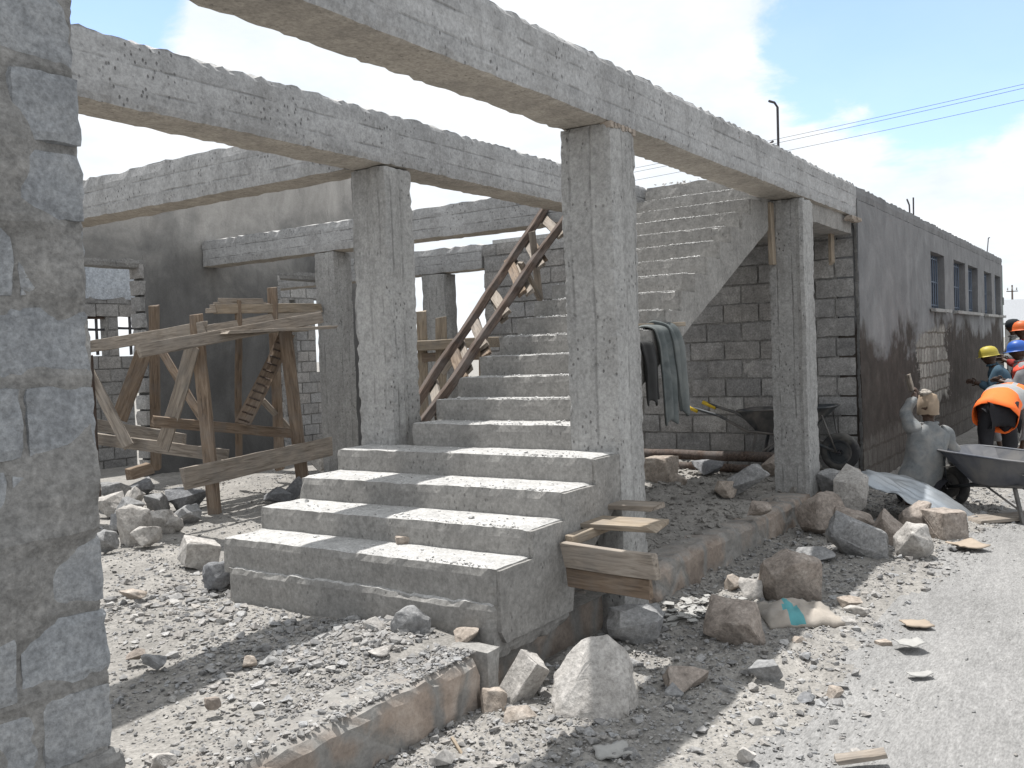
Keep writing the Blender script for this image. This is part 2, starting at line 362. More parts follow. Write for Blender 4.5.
def tube_mesh(pts, rad, seg=10, cap=True, bm=None):
    own = bm is None; bm = bm or bmesh.new(); pts = [Vector(p) for p in pts]; rings = []
    rad = rad if isinstance(rad, (list, tuple)) else [rad]*len(pts); prev = None
    for i, p in enumerate(pts):
        d = (pts[min(i+1, len(pts)-1)]-pts[max(i-1, 0)]).normalized()
        u = prev if prev is not None else (Vector((0, 0, 1)) if abs(d.z) < .9 else Vector((1, 0, 0)))
        u = (u-d*u.dot(d)).normalized(); prev = u; v = d.cross(u)
        rings.append([bm.verts.new(p+(u*math.cos(2*math.pi*q/seg)+v*math.sin(2*math.pi*q/seg))*rad[i]) for q in range(seg)])
    for a, b in zip(rings, rings[1:]):
        for q in range(seg): bm.faces.new((a[q], a[(q+1) % seg], b[(q+1) % seg], b[q]))
    if cap: bm.faces.new(rings[0][::-1]); bm.faces.new(rings[-1])
    return from_bm(bm) if own else bm
def tube(name, pts, rad, mat, parent=None, seg=10): return link(name, tube_mesh(pts, rad, seg), mat, parent, smooth=True)

def rock_mesh(seed, sx, sy, sz, npts=16, facet=.5, rough_=1.0, sub=3, pts=None):
    rnd = random.Random(seed); bm = bmesh.new()
    if pts: npts = 0; [bm.verts.new(p) for p in pts]
    for i in range(npts):
        v = Vector((rnd.gauss(0, 1), rnd.gauss(0, 1), rnd.gauss(0, 1))).normalized()
        m = max(abs(v.x), abs(v.y), abs(v.z)); v = v*(1-facet)+v/m*facet*.86
        bm.verts.new(v*.5*rnd.uniform(.82, 1.0))
    if facet >= .85:
        for v in list(bm.verts): bm.verts.remove(v)
        for c in range(8):
            for _ in range(2): bm.verts.new(((c & 1)-.5+rnd.uniform(-.07, .07), ((c >> 1) & 1)-.5+rnd.uniform(-.07, .07), (c >> 2)-.5+rnd.uniform(-.06, .06)))
    r = bmesh.ops.convex_hull(bm, input=bm.verts)
    bmesh.ops.delete(bm, geom=[v for v in bm.verts if not v.link_faces], context='VERTS')
    co = [v.co.copy() for v in bm.verts]
    mn = Vector([min(c[a] for c in co) for a in range(3)]); mx = Vector([max(c[a] for c in co) for a in range(3)])
    for v in bm.verts: v.co = Vector([(v.co[a]-mn[a])/(mx[a]-mn[a])-.5 for a in range(3)])
    if sub > 1: bmesh.ops.bevel(bm, geom=list(bm.edges), offset=.04, segments=2, affect='EDGES', profile=.6, clamp_overlap=True)
    bmesh.ops.triangulate(bm, faces=bm.faces)
    for _ in range(max(0, sub-1)):
        ed = [e for e in bm.edges if e.calc_length() > .11]
        if ed: bmesh.ops.subdivide_edges(bm, edges=ed, cuts=1, use_grid_fill=True)
        bmesh.ops.triangulate(bm, faces=bm.faces)
    for v in bm.verts:
        d = noise.noise(v.co*3.1+Vector((seed, 0, 0)))*.05+noise.noise(v.co*8+Vector((seed, 5, 0)))*.028+noise.noise(v.co*19+Vector((seed, 5, 9)))*.012
        v.co += v.co.normalized()*d*rough_
        v.co = Vector((v.co.x*sx, v.co.y*sy, v.co.z*sz))
    return from_bm(bm)

DR = Vector((fw.x, fw.y, 0)).normalized(); RR = Vector((rt.x, rt.y, 0)).normalized()
def rock(name, label, px, py, w, h, mat, z=0.0, seed=0, deep=.8, facet=.55, npts=15, tilt=(0, 0), rz=0, group=None, cat='rock', rough_=1.0, pts=None):
    g = onz(px, py, z); D = depth(g); W = w*D/F; H = h*D/F; Y = W*deep
    H = max(H*.97, .03)
    me = rock_mesh(seed, W, Y, H*1.12, npts, facet, rough_, 3, pts)
    c = g+DR*(Y*.27)
    o = link(name, me, mat, rot=Matrix.Translation(c+Vector((0, 0, H*.45))) @ Matrix.Rotation(YAW-math.pi/2+rz, 4, 'Z') @ Matrix.Rotation(tilt[0], 4, 'X') @ Matrix.Rotation(tilt[1], 4, 'Y'))
    me.polygons.foreach_set('use_smooth', [True]*len(me.polygons))
    try: me.set_sharp_from_angle(angle=R(24))
    except Exception: pass
    return tag(o, label, cat, group)

# ------------------------------------------------------------------ ground, road, dirt floor
def axis_steps(lo, hi, f0, f1, fine, far):
    a = list(np.arange(f0, f1+1e-6, fine)); s = fine; x = a[-1]
    while x < hi: s = min(s*1.35, far); x += s; a.append(x)
    s = fine; x = a[0]
    while x > lo: s = min(s*1.35, far); x -= s; a.insert(0, x)
    return a
def sheet(name, xs, ys, hf, mat, kind='structure', mi=None, mats=None):
    nx, ny = len(xs), len(ys)
    v = [(x, y, hf(x, y)) for y in ys for x in xs]
    f = [(j*nx+i, j*nx+i+1, (j+1)*nx+i+1, (j+1)*nx+i) for j in range(ny-1) for i in range(nx-1)]
    me = pydata(v, f); o = bpy.data.objects.new(name, me); col.objects.link(o)
    for m in (mats or [mat]): me.materials.append(m)
    if mi:
        idx = [mi((xs[i]+xs[i+1])/2, (ys[j]+ys[j+1])/2) for j in range(ny-1) for i in range(nx-1)]
        me.polygons.foreach_set('material_index', idx)
    me.polygons.foreach_set('use_smooth', [True]*len(me.polygons)); o['kind'] = kind; return o
def road_edge(x): return 1.25+.25*noise.noise(Vector((x*.6, 3, 0)))-.02*(x-4)
def gz(x, y):
    n = noise.noise(Vector((x*.7, y*.7, 1)))*.03+noise.noise(Vector((x*3.1, y*3.1, 2)))*.012
    if abs(x) > 40 or abs(y) > 40: return n*.5
    n += .012*noise.noise(Vector((x*.5, y*5.5, 11)))*(1 if y < 1.2 else 0)
    rub = max(0, min(1, (y-road_edge(x)+.3)/.8))*max(0, min(1, (16-x)/4))
    n += rub*(.02+.035*abs(noise.noise(Vector((x*5, y*5, 4))))+.03*noise.noise(Vector((x*13, y*13, 4)))+.014*noise.noise(Vector((x*31, y*31, 4))))
    n += .004*noise.noise(Vector((x*24, y*24, 8)))
    if y > 2.55: n = min(n, .0)-.02
    return n
gnd = sheet('ground', axis_steps(-600, 900, 1.6, 13, .045, 60), axis_steps(-700, 900, -1.2, 2.7, .045, 60), gz, None,
            mats=[M['road'], M['soil']], mi=lambda x, y: 1 if (y > road_edge(x)+.12*noise.noise(Vector((x*6, y*6, 0))) or x > 60 or abs(y) > 30) else 0)
def fz(x, y):
    z = .235+.03*noise.noise(Vector((x*.8, y*.8, 5)))+.02*noise.noise(Vector((x*3.3, y*3.3, 5)))+.008*noise.noise(Vector((x*11, y*11, 5)))+.006*noise.noise(Vector((x*27, y*27, 5)))
    e = max(0, min(1, (y-2.62)/.25)); z = .215*(1-e)+z*e
    if 5.0 < x < 9.6 and y < 5.2:
        m = math.exp(-((x-7.2)/1.5)**2-((y-3.7)/.8)**2)
        z += m*(.13+.07*noise.noise(Vector((x*4, y*4, 7)))+.06*noise.noise(Vector((x*11, y*11, 7))))+.022*noise.noise(Vector((x*9, y*9, 7)))
    # heap of gravel in front of the lowest step
    m = math.exp(-((x-3.3)/.5)**2-((y-2.95)/.45)**2); z += m*.06
    return z
flo = sheet('dirt_floor', axis_steps(-4, 10.36, 1.8, 9.6, .05, .4), axis_steps(2.56, 10.42, 2.56, 6.5, .05, .3), fz, M['soil'])

# ------------------------------------------------------------------ plinth under the frame
def plinth(label, box, seed):
    o = rough('stone_plinth', box, M['plinth'], res=.05, amp=.022, chip=.05, seed=seed)
    return tag(o, label, 'plinth', None)
plinth('tan stone foundation wall of the porch left of the stairs', (-.6, 3.36, 2.47, 2.78, -.2, .265), 1)
plinth('recessed foundation wall in shade underneath the stairs and formwork boards', (3.47, 5.2, 2.64, 2.9, -.2, .22), 2)
plinth('rubble stone foundation wall between the stairs column and the plastered building', (5.2, 10.33, 2.5, 2.8, -.2, .25), 3)
tag(rough('concrete_stub', (3.362, 3.47, 2.45, 2.72, -.1, .275), M['stair'], chip=.03, seed=4), 'grey concrete stub closing the end of the left foundation wall', 'stub')

# ------------------------------------------------------------------ concrete frame: columns and beams
cg, bg = 'columns of the concrete frame', 'beams of the concrete frame'
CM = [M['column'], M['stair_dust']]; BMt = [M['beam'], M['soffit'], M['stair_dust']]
def column(label, box, seed, res=.036):
    return tag(rough('concrete_column', box, CM, res=res, amp=.007, chip=.022, seed=seed, board='v'), label, 'column', cg)
def beam(label, box, seed, res=.045):
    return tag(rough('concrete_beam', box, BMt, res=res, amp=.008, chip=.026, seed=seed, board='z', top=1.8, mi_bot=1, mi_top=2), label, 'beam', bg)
column('tall concrete column in front of the stairs, right side of the lower steps', (4.8, 5.1, 2.5, 2.82, -.15, 2.9), 11)
column('concrete column rising from the left side of the stairs, under the crossing beams', (4.8, 5.1, 4.2, 4.52, .2, 2.9), 12)
column('concrete column on the foundation wall between the stairs and the plastered building', (8.45, 8.76, 2.5, 2.82, .15, 2.9), 13)
column('slim pale column standing behind the column at the left of the stairs', (8.16, 8.46, 7.98, 8.3, .1, 2.9), 14, .09)
column('small far column seen behind the leaning ladder, under the lowest beam', (10.42, 10.68, 8.08, 8.5, -.1, 2.76), 15, .1)
column('column out at the far left carrying the second beam', (.95, 1.25, 4.22, 4.52, .1, 2.9), 16, .12)
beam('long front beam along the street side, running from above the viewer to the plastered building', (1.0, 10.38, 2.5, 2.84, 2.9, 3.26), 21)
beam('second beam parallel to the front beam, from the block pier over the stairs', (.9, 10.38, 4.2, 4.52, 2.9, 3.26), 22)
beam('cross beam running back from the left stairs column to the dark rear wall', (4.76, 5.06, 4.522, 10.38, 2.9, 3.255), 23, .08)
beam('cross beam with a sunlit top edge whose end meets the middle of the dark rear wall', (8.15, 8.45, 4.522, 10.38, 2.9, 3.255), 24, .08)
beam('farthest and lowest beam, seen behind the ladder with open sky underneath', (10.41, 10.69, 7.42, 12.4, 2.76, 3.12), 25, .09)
# broken brick packing on column heads
bm = bmesh.new()
for i in range(7):
    x = 4.8+.045*i; add_rough(bm, x, x+.04, 2.485, 2.56, 2.86+.006*(i % 3), 2.905, .03, .006, .01, i)
tag(link('brick_packing', from_bm(bm), M['rock_tan']), 'broken bits of stone packing wedged between the front beam and the tall stairs column', 'packing')

# ------------------------------------------------------------------ staircase
st = thing('staircase', 'grey concrete staircase under construction with dusty treads, rising to the landing', 'staircase', (3.55, 3.3, .2))
xn = [3.55, 3.84, 4.16, 4.5]+[4.80+.262*(n-5) for n in range(5, 20)]
zn = [.60, .735, .875, 1.015]+[1.165+.1415*(n-5) for n in range(5, 20)]
for i, (x, z) in enumerate(zip(xn, zn)):
    nx_ = xn[i+1] if i < 18 else 8.735
    yl, yr = (4.46, 2.52) if i < 4 else (4.05, 2.80)
    rise = .195 if i else .21
    rough('step', (x, nx_+.06, yr, yl, z-rise, z), [M['stair'], M['stair_dust']], st, res=.045 if i < 9 else .06, amp=.005, chip=.022, seed=30+i, mi_top=1, top=.8)
def extr(profile, y0, y1, name, mats, parent, res=.1, seed=0, amp=.006):
    """x-z outline extruded along y, faces gridded by subdivision and roughened"""
    bm = bmesh.new(); a = [bm.verts.new((x, y0, z)) for x, z in profile]; b = [bm.verts.new((x, y1, z)) for x, z in profile]; n = len(profile)
    bm.faces.new(a); bm.faces.new(b[::-1])
    for i in range(n): bm.faces.new((a[i], b[i], b[(i+1) % n], a[(i+1) % n]))
    bmesh.ops.recalc_face_normals(bm, faces=bm.faces); bmesh.ops.triangulate(bm, faces=bm.faces)
    for _ in range(7):
        ed = [e for e in bm.edges if e.calc_length() > res*2]
        if not ed: break
        bmesh.ops.subdivide_edges(bm, edges=ed, cuts=1); bmesh.ops.triangulate(bm, faces=bm.faces)
    for v in bm.verts: v.co += n3(v.co, 4, seed)*amp+n3(v.co, 13, seed)*amp
    return link(name, from_bm(bm), mats, parent)
# sloping slab; its upper outline stays below the step bottoms, its soffit is the photographed one
extr([(3.60, .24), (4.22, .24), (4.26, .40), (4.86, .86), (5.3, 1.16), (8.72, 2.80), (8.72, 3.02), (8.4, 2.89), (4.9, 1.0), (4.2, .68), (3.62, .40)], 2.815, 4.03, 'flight_slab', M['stair'], st, seed=61)
def lower(dz, dx):
    q = [(3.60, .24), (4.22, .24), (4.26, .40), (4.86, .78), (4.86, zn[3]-dz)]
    for i in range(3, -1, -1): q += [(xn[i]+dx, zn[i]-dz)]+([(xn[i]+dx, zn[i-1]-dz)] if i else [])
    return q+[(3.56, .30)]
extr(lower(.05, .05), 2.535, 2.83, 'flight_core', M['stair'], st, .1, 66, .004)
extr(lower(.012, .012), 2.506, 2.54, 'side_face', M['stair'], st, .06, 68, .004)
pro = [(4.82, .84), (5.3, 1.16), (8.72, 2.80), (8.72, zn[18])]
for i in range(18, 3, -1): pro += [(xn[i]+.012, zn[i]-.006)]+([(xn[i]+.012, zn[i-1]-.006)] if i > 4 else [])
extr(pro, 2.786, 2.83, 'side_face', M['stair'], st, .08, 67, .005)
rough('base_block', (3.525, 4.24, 2.53, 4.40, .16, .44), [M['stair'], M['stair_dust']], st, res=.04, amp=.010, chip=.03, seed=62, mi_top=1, top=1.2)
rough('landing', (8.775, 10.36, 2.548, 4.18, 2.725, 3.24), [M['stair'], M['stair_dust']], st, res=.08, amp=.007, chip=.03, seed=63, mi_top=1)
rough('side_ledge', (3.86, 4.2, 4.47, 4.66, .40, .50), [M['stair'], M['stair_dust']], st, res=.05, chip=.03, seed=64, mi_top=1)

# ------------------------------------------------------------------ block pier at the left edge of the view
pr = thing('block_pier', 'rough grey concrete block pier with smeared mortar at the left edge of the porch', 'pier', (1.32, 2.7, 0))
bm = bmesh.new(); z = .5; k = 0; rnd = random.Random(5)
while z < 3.0:
    h = .207; sp = 1.285+rnd.uniform(-.02, .03) if k % 2 else 1.36
    j = rnd.uniform(-.014, .014)
    add_rough(bm, sp+.006, 1.572+j, 2.495+rnd.uniform(-.012, .006), 2.95, z, z+h-.010, .028, .009, .017, 70+k, mi=0)
    add_rough(bm, 1.08, sp-.006, 2.50+rnd.uniform(-.012, .008), 2.95, z, z+h-.010, .035, .009, .017, 170+k, mi=0)
    z += .216; k += 1
add_rough(bm, 1.04, 1.60, 2.47, 2.98, .18, .497, .03, .018, .04, 99, mi=1)
link('blocks', from_bm(bm), [M['pier_block'], M['mortar']], pr)
bm = bmesh.new()
def mort(x0, x1, y0, y1, z0, z1):
    add_rough(bm, x0, x1, y0, y1, z0, z1, .022, .010, .012, 88)
mort(1.1, 1.558, 2.508, 2.93, .49, 2.9)
o = link('mortar', from_bm(bm), M['mortar'], pr)
for v in o.data.vertices:                                  # mortar smeared out over the joints in lumps
    p = v.co+o.location+pr.location
    if p.y < 2.56:
        zz = ((p.z-.5) % .216)/.216; jn = max(0, 1-min(zz, 1-zz)*5)
        v.co.y -= .02*jn*max(0, .3+noise.noise(p*7))+max(0, noise.noise(p*2.7+Vector((3, 1, 1)))-.08)*.09
    if p.x > 1.5: v.co.x += .025*max(0, noise.noise(p*6))
rough('cap', (1.06, 1.58, 2.49, 2.96, 2.66, 2.9), M['mortar'], pr, res=.04, amp=.014, chip=.04, seed=97)

# ------------------------------------------------------------------ walls
def holed(bm, ax, u0, u1, t0, t1, z0, z1, holes, res=.12, amp=.006, seed=0, topf=None):
    us = sorted({u0, u1, *[h[0] for h in holes], *[h[1] for h in holes]}); zs = sorted({z0, z1, *[h[2] for h in holes], *[h[3] for h in holes]})
    us = [u for u in us if u0 <= u <= u1]; zs = [z for z in zs if z0 <= z <= z1]
    for a, b in zip(us, us[1:]):
        run = None
        for c, d in list(zip(zs, zs[1:]))+[(None, None)]:
            solid = c is not None and not any(h[0] < (a+b)/2 < h[1] and h[2] < (c+d)/2 < h[3] for h in holes)
            if solid: run = (run[0], d) if run else (c, d)
            elif run:
                bx = (a, b, t0, t1) if ax == 'x' else (t0, t1, a, b)
                add_rough(bm, *bx, *run, res, amp, 0, seed); run = None
# rear wall with its gable
rw = thing('rear_wall', 'tall dark damp plastered wall at the back of the porch with two rough openings', 'wall', (8, 10.5, 0))
bm = bmesh.new(); holed(bm, 'x', 3.2, 11.7, 10.4, 10.6, -.1, 4.9, [(6.15, 7.27, -.2, 2.85), (9.47, 10.55, -.2, 2.82)], .12, .012, 5)
for v in bm.verts:
    lim = 3.55+(v.co.x-6.0)*.245
    if v.co.z > lim: v.co.z = lim+noise.noise(v.co*6)*.015
link('plaster_wall', from_bm(bm), M['wet'], rw)
bm = bmesh.new()
for k in range(13):
    z = .25+k*.205
    for (xa, xb) in ((7.20, 7.275+.02*(k % 2)), (9.462-.02*(k % 2), 9.53)): add_rough(bm, xa, xb, 10.385, 10.605, z, z+.19, .06, .01, .02, k)
link('jamb_blocks', from_bm(bm), M['block'], rw)
for hx0, hx1, hz in ((6.1, 7.33, 2.84), (9.4, 10.6, 2.82)): rough('lintel', (hx0, hx1, 10.39, 10.615, hz-.004, hz+.12), M['mortar'], rw, res=.08, chip=.03, seed=int(hx0))

def block_courses(bm, ax, u0, u1, t0, t1, z0, z1, holes=(), bw=.42, bh=.212, seed=0, res=.1, amp=.007, chip=.014):
    rnd = random.Random(seed); z = z0; k = 0
    while z < z1-.03:
        zt = min(z+bh, z1); u = u0-(bw/2 if k % 2 else 0)
        while u < u1-.02:
            a, b = max(u, u0), min(u+bw, u1); segs = [(a, b)]
            for h in holes:
                if h[2] < (z+zt)/2 < h[3]:
                    ns = []
                    for s in segs:
                        if s[1] <= h[0] or s[0] >= h[1]: ns.append(s)
                        else:
                            if s[0] < h[0]: ns.append((s[0], h[0]))
                            if s[1] > h[1]: ns.append((h[1], s[1]))
                    segs = ns
            for s in segs:
                if s[1]-s[0] > .05:
                    d = rnd.uniform(-.008, .008)
                    bx = (s[0]+.006, s[1]-.006, t0+d, t1+d) if ax == 'x' else (t0+d, t1+d, s[0]+.006, s[1]-.006)
                    add_rough(bm, *bx, z+.006, zt-.006, res, amp, chip, rnd.randint(0, 999))
            u += bw
        z = zt; k += 1

# unfinished block house beyond the rear wall
bh = thing('block_house', 'unfinished grey block house with window holes seen through the openings of the dark rear wall', 'house', (11, 14, 0))
def yq(x, y): p = ony(x, y, 14.0); return p.x, p.z
hw = [(yq(84, 330)[0], yq(107, 330)[0], yq(95, 356)[1], yq(95, 315)[1]), (yq(119, 330)[0], yq(140, 330)[0], yq(128, 356)[1], yq(128, 312)[1]),
      (yq(135, 400)[0], yq(146, 400)[0], -.1, yq(140, 378)[1]), (yq(291, 330)[0], yq(296.5, 330)[0], yq(294, 372)[1], yq(294, 300)[1]), (yq(316, 330)[0], yq(332, 330)[0], yq(318, 372)[1], yq(318, 300)[1])]
bm = bmesh.new(); holed(bm, 'x', 7.2, yq(338, 330)[0]-.02, 14.02, 14.18, -.1, 3.7, hw, .2, .004, 3)
link('mortar', from_bm(bm), M['mortar'], bh)
bm = bmesh.new(); block_courses(bm, 'x', 7.2, yq(338, 330)[0], 14.0, 14.2, -.1, 3.3, hw, seed=3, res=.14)
link('block_wall', from_bm(bm), M['block'], bh)
rough('plaster_band', (7.2, 12.6, 13.985, 14.215, yq(100, 300)[1], 3.9), M['skyplaster'], bh, res=.2, amp=.006, chip=.05, seed=8)
for k_ in (0, 1):
    fr = rough('window', (hw[k_][0], hw[k_][1], 14.05, 14.10, hw[k_][3]-.06, hw[k_][3]-.01), M['wood_dark'], bh, res=.3, chip=0)
    plank('mullion', (hw[k_][1]-.14, 14.07, hw[k_][2]+.02), (hw[k_][1]-.14, 14.07, hw[k_][3]-.06), .04, .03, M['wire'], bh)
    plank('transom', (hw[k_][0]+.01, 14.075, (hw[k_][2]+hw[k_][3])/2+.1), (hw[k_][1]-.01, 14.075, (hw[k_][2]+hw[k_][3])/2+.1), .04, .03, M['wire'], bh)

# plastered building on the right
pb = thing('plastered_building', 'long single storey building with half wet render and five barred windows along the street', 'building', (16, 5, 0))
W5 = [(14.51, 15.62), (16.47, 17.63), (17.96, 19.08), (19.96, 21.01), (21.47, 22.4)]
WZ0, WZ1 = 2.03, 2.84
bm = bmesh.new(); holed(bm, 'x', 10.4, 22.75, 2.5, 2.72, -.15, 3.1, [(a, b, WZ0, WZ1) for a, b in W5], .1, .008, 2)
link('front_wall', from_bm(bm), M['front'], pb)
rough('parapet', (10.4, 22.75, 2.5, 2.74, 3.1, 3.255), [M['front'], M['stair_dust']], pb, res=.09, amp=.008, chip=.03, seed=2, mi_top=1, top=1.4)
for (a, b) in W5:
    w = rough('window', (a+.002, b-.002, 2.655, 2.69, WZ0+.002, WZ1-.002), M['dark_in'], pb, res=.5, amp=0, chip=0)
    bm = bmesh.new(); n = 6
    for i in range(n+1):
        x = a+.05+(b-a-.1)*i/n; tube_mesh([(x, 2.60, WZ0+.01), (x, 2.60, WZ1-.01)], .011, 6, True, bm)
    for zz in (WZ0+.06, (WZ0+WZ1)/2, WZ1-.06): tube_mesh([(a+.02, 2.602, zz), (b-.02, 2.602, zz)], .010, 6, True, bm)
    link('window_bars', from_bm(bm), M['bars'], w)
for (a, b) in ((14.35, 15.75), (16.3, 19.25), (19.8, 22.55)):
    rough('sill', (a, b, 2.41, 2.498, 1.965, 2.025), M['column'], pb, res=.08, amp=.006, chip=.02, seed=int(a))
bm = bmesh.new(); block_courses(bm, 'y', 2.545, 7.4, 10.385, 10.6, -.05, 3.08, seed=12, res=.07)
link('end_wall', from_bm(bm), M['block'], pb)
bm = bmesh.new(); add_rough(bm, 10.402, 10.59, 2.73, 7.38, -.1, 3.08, .1, .01, 0, 4); link('end_mortar', from_bm(bm), M['mortar'], pb)
bm = bmesh.new()
add_rough(bm, 10.375, 10.41, 2.503, 2.54, -.1, 3.1, .025, .010, .02, 77)
link('plaster_edge', from_bm(bm), M['wet'], pb)
bm = bmesh.new(); holed(bm, 'x', 10.62, 22.75, 7.2, 7.4, -.1, 3.1, [], .4); holed(bm, 'y', 2.74, 7.18, 22.53, 22.75, -.1, 3.1, [], .4)
link('rear_and_far_wall', from_bm(bm), M['front'], pb)
rough('roof_slab', (10.62, 22.5, 2.76, 7.38, 3.0, 3.16), M['stair_dust'], pb, res=.4, amp=.01, chip=0)
rough('corner_strip', (22.752, 22.79, 2.5, 2.62, .1, 3.1), M['greenpaint'], pb, res=.3, amp=.003, chip=0)
rough('wall_box', (22.752, 22.95, 2.49, 2.66, 2.25, 2.42), M['wire'], pb, res=.2, amp=.002, chip=.01)

def rebar(label, pts, n=1):
    bm = bmesh.new()
    for q in pts: tube_mesh(q, .011, 6, True, bm)
    tag(link('rebar', from_bm(bm), M['steel']), label, 'rebar', 'starter bars on the wall heads')
rebar('hooked starter bar standing on the front beam above the stairs', [[(8.19, 2.62, 3.2), (8.2, 2.62, 3.66), (8.18, 2.64, 3.70), (8.10, 2.66, 3.70)], [(8.02, 2.62, 3.2), (8.0, 2.64, 3.31), (8.05, 2.62, 3.34)]])
rebar('pair of bent starter bars on the plastered building, nearer of two', [[(13.9, 2.6, 3.2), (13.92, 2.6, 3.54)], [(13.78, 2.62, 3.2), (13.74, 2.62, 3.42), (13.6, 2.62, 3.48)]])
rebar('single leaning starter bar near the far end of the plastered building roof', [[(21.2, 2.6, 3.2), (21.5, 2.6, 3.6), (21.68, 2.6, 3.62)]])

# far buildings beyond the street
fh = thing('far_shed', 'distant pale roofed shed beyond the end of the street', 'shed', (52, 2, 0))
def onD(x, y, D): return atd(x, y, D)
a = onD(1004, 300, 55); b = onD(1075, 303, 55)
bm = bmesh.new(); add_rough(bm, a.x, a.x+6, b.y, a.y, 0, a.z-1.3, 2, .01, 0); link('wall', from_bm(bm), M['column'], fh)
v = [(a.x-1, b.y-1, a.z-1.35), (a.x-1, a.y+.4, a.z-1.35), (a.x+3, a.y+.4, a.z+.1), (a.x+3, b.y-1, a.z+.1), (a.x+7, b.y-1, a.z-1.35), (a.x+7, a.y+.4, a.z-1.35)]
v += [(x, y, z-.12) for x, y, z in v]
link('roof', pydata(v, [(0, 3, 2, 1), (3, 4, 5, 2), (6, 7, 8, 9), (9, 8, 11, 10), (0, 1, 7, 6), (4, 10, 11, 5), (0, 6, 9, 3), (3, 9, 10, 4), (1, 2, 8, 7), (2, 5, 11, 8)]), M['roofing'], fh)
def pole(label, base, h, arm):
    t = thing('utility_pole', label, 'utility pole', base)
    tube('post', [base, Vector(base)+Vector((.05, 0, h))], [.11, .06], M['wood_dark'], t, 8)
    plank('crossarm', Vector(base)+Vector((0, 0, h-.5))-RR*arm, Vector(base)+Vector((0, 0, h-.5))+RR*arm, .07, .06, M['wood_dark'], t)
    for q in (-.8, 0, .8): tube('insulator', [Vector(base)+Vector((0, 0, h-.42))+RR*arm*q, Vector(base)+Vector((0, 0, h-.2))+RR*arm*q], .05, M['paper'], t, 6)
    return t
p = onD(1012.5, 310, 75); pole('thin leaning utility pole far off beyond the building end', (p.x, p.y, 0), onD(1012.5, 285, 75).z, .45)
p = onD(604, 300, 60); pole('utility pole carrying the three wires, standing behind the stairs', (p.x, p.y, 0), onD(604, 178, 60).z+.4, 1.0)
for i, (yl, yr) in enumerate(((174, 81), (178, 84), (186, 96))):
    a = onD(604, yl, 60); b = onD(1130, yr-22+i, 46); pts = []
    for q in range(25):
        t_ = q/24; pt = a.lerp(b, t_); pt.z -= .35*4*t_*(1-t_)*.5; pts.append(pt)
    tag(tube('power_line', pts, .012, M['wire'], seg=5), ('uppermost', 'middle', 'lowest')[i]+' of the three power lines crossing the sky on the right', 'power line', 'power lines in the sky')

# ------------------------------------------------------------------ timber trestle in the porch
ts = thing('timber_trestle', 'rough timber work trestle with loose boards on top in front of the dark rear wall', 'trestle', (5.9, 7.6, .25))
X5 = lambda x, y: onx(x, y, 5.5)
Y7 = lambda x, y: ony(x, y, 7.0)
def pk(name, f1, p1, f2, p2, wpx, t, mat, parent=ts, upv=None, seed=0, wmax=None):
    a = f1(*p1); b = f2(*p2); w = wpx*depth((a+b)/2)/F
    return plank(name, a, b, w, t, mat, parent, upv or (b-a).normalized().cross(DR).normalized(), seed)
WG, WB, WP, WD = M['wood_grey'], M['wood_brown'], M['wood_pale'], M['wood_dark']
# posts
pk('post', X5, (196, 314), Y7, (215, 515), 12, .07, WB, seed=1)
B9 = lambda x, y: onx(x, y, 6.6)
pk('post', B9, (154, 306), B9, (156, 470), 9, .07, WB, seed=2)
Y8 = lambda x, y: ony(x, y, 8.2)
pk('post', Y8, (238, 300), Y8, (239, 470), 6, .06, WB, seed=3)
pk('post', Y7, (285, 330), Y7, (303, 482), 12, .07, WB, seed=4)
pk('post', Y8, (272, 288), Y8, (280, 470), 9, .07, WB, seed=5)
X52 = lambda x, y: onx(x, y, 5.35)
pk('post', X52, (88, 355), X52, (97, 505), 8, .06, WD, seed=6)
# bearers round the top
pk('bearer', X5, (82, 348), X5, (206, 328), 12, .045, WG, seed=7)
Y69 = lambda x, y: ony(x, y, 6.9)
pk('bearer', Y69, (140, 351), Y69, (322, 317), 12, .045, WG, seed=8)
pk('bearer', Y8, (150, 340), Y8, (318, 309), 8, .045, WG, seed=9)
pk('bearer', Y8, (214, 309), Y8, (320, 308), 9, .05, WP, seed=10)
# boards lying over the bearers
zt = 1.94
for i in range(6):
    a = Vector((5.55+.05*i, 6.85+.23*i, zt-.055+.01*(i % 3))); b = a+Vector((1.42+.1*(i % 2), .05, .055))
    plank('board', a, b, .19, .028, WP if i % 2 else WG, ts, (0, 1, 0), 20+i)
for i in range(4):
    a = Y8(206+4*i, 311-3.2*i); b = Y8(272-3*i, 309-2.4*i); plank('loose_board', a, b, .05+.02*(i % 2), .03, WG, ts, (0, 0, 1), 30+i)
# braces
pk('brace', lambda x, y: onx(x, y, 5.42), (86, 366), lambda x, y: onx(x, y, 5.42), (128, 446), 11, .03, WG, seed=11)
X60 = lambda x, y: onx(x, y, 6.2)
pk('brace', X60, (146, 346), X60, (119, 420), 16, .03, WB, seed=12)
X47 = lambda x, y: onx(x, y, 5.38)
pk('brace', X47, (193, 345), X47, (163, 448), 14, .03, WG, seed=13)
pk('brace', X60, (161, 350), X60, (203, 420), 8, .03, WB, seed=14)
pk('brace', Y8, (262, 400), Y8, (290, 430), 6, .03, WG, seed=15)
Y72 = lambda x, y: ony(x, y, 7.35)
sh = pk('shutter_board', Y72, (287, 334), Y72, (243, 424), 15, .03, WB, seed=16)
bm = bmesh.new()
for i in range(13):
    p = Y72(287, 334).lerp(Y72(243, 424), (i+.5)/13); q = (Y72(287, 334)-Y72(243, 424)).normalized(); s_ = q.cross(DR).normalized()
    tube_mesh([p-DR*.022-s_*.055, p-DR*.022+s_*.055], .009, 4, True, bm)
link('cleats', from_bm(bm), M['wood_dark'], sh)
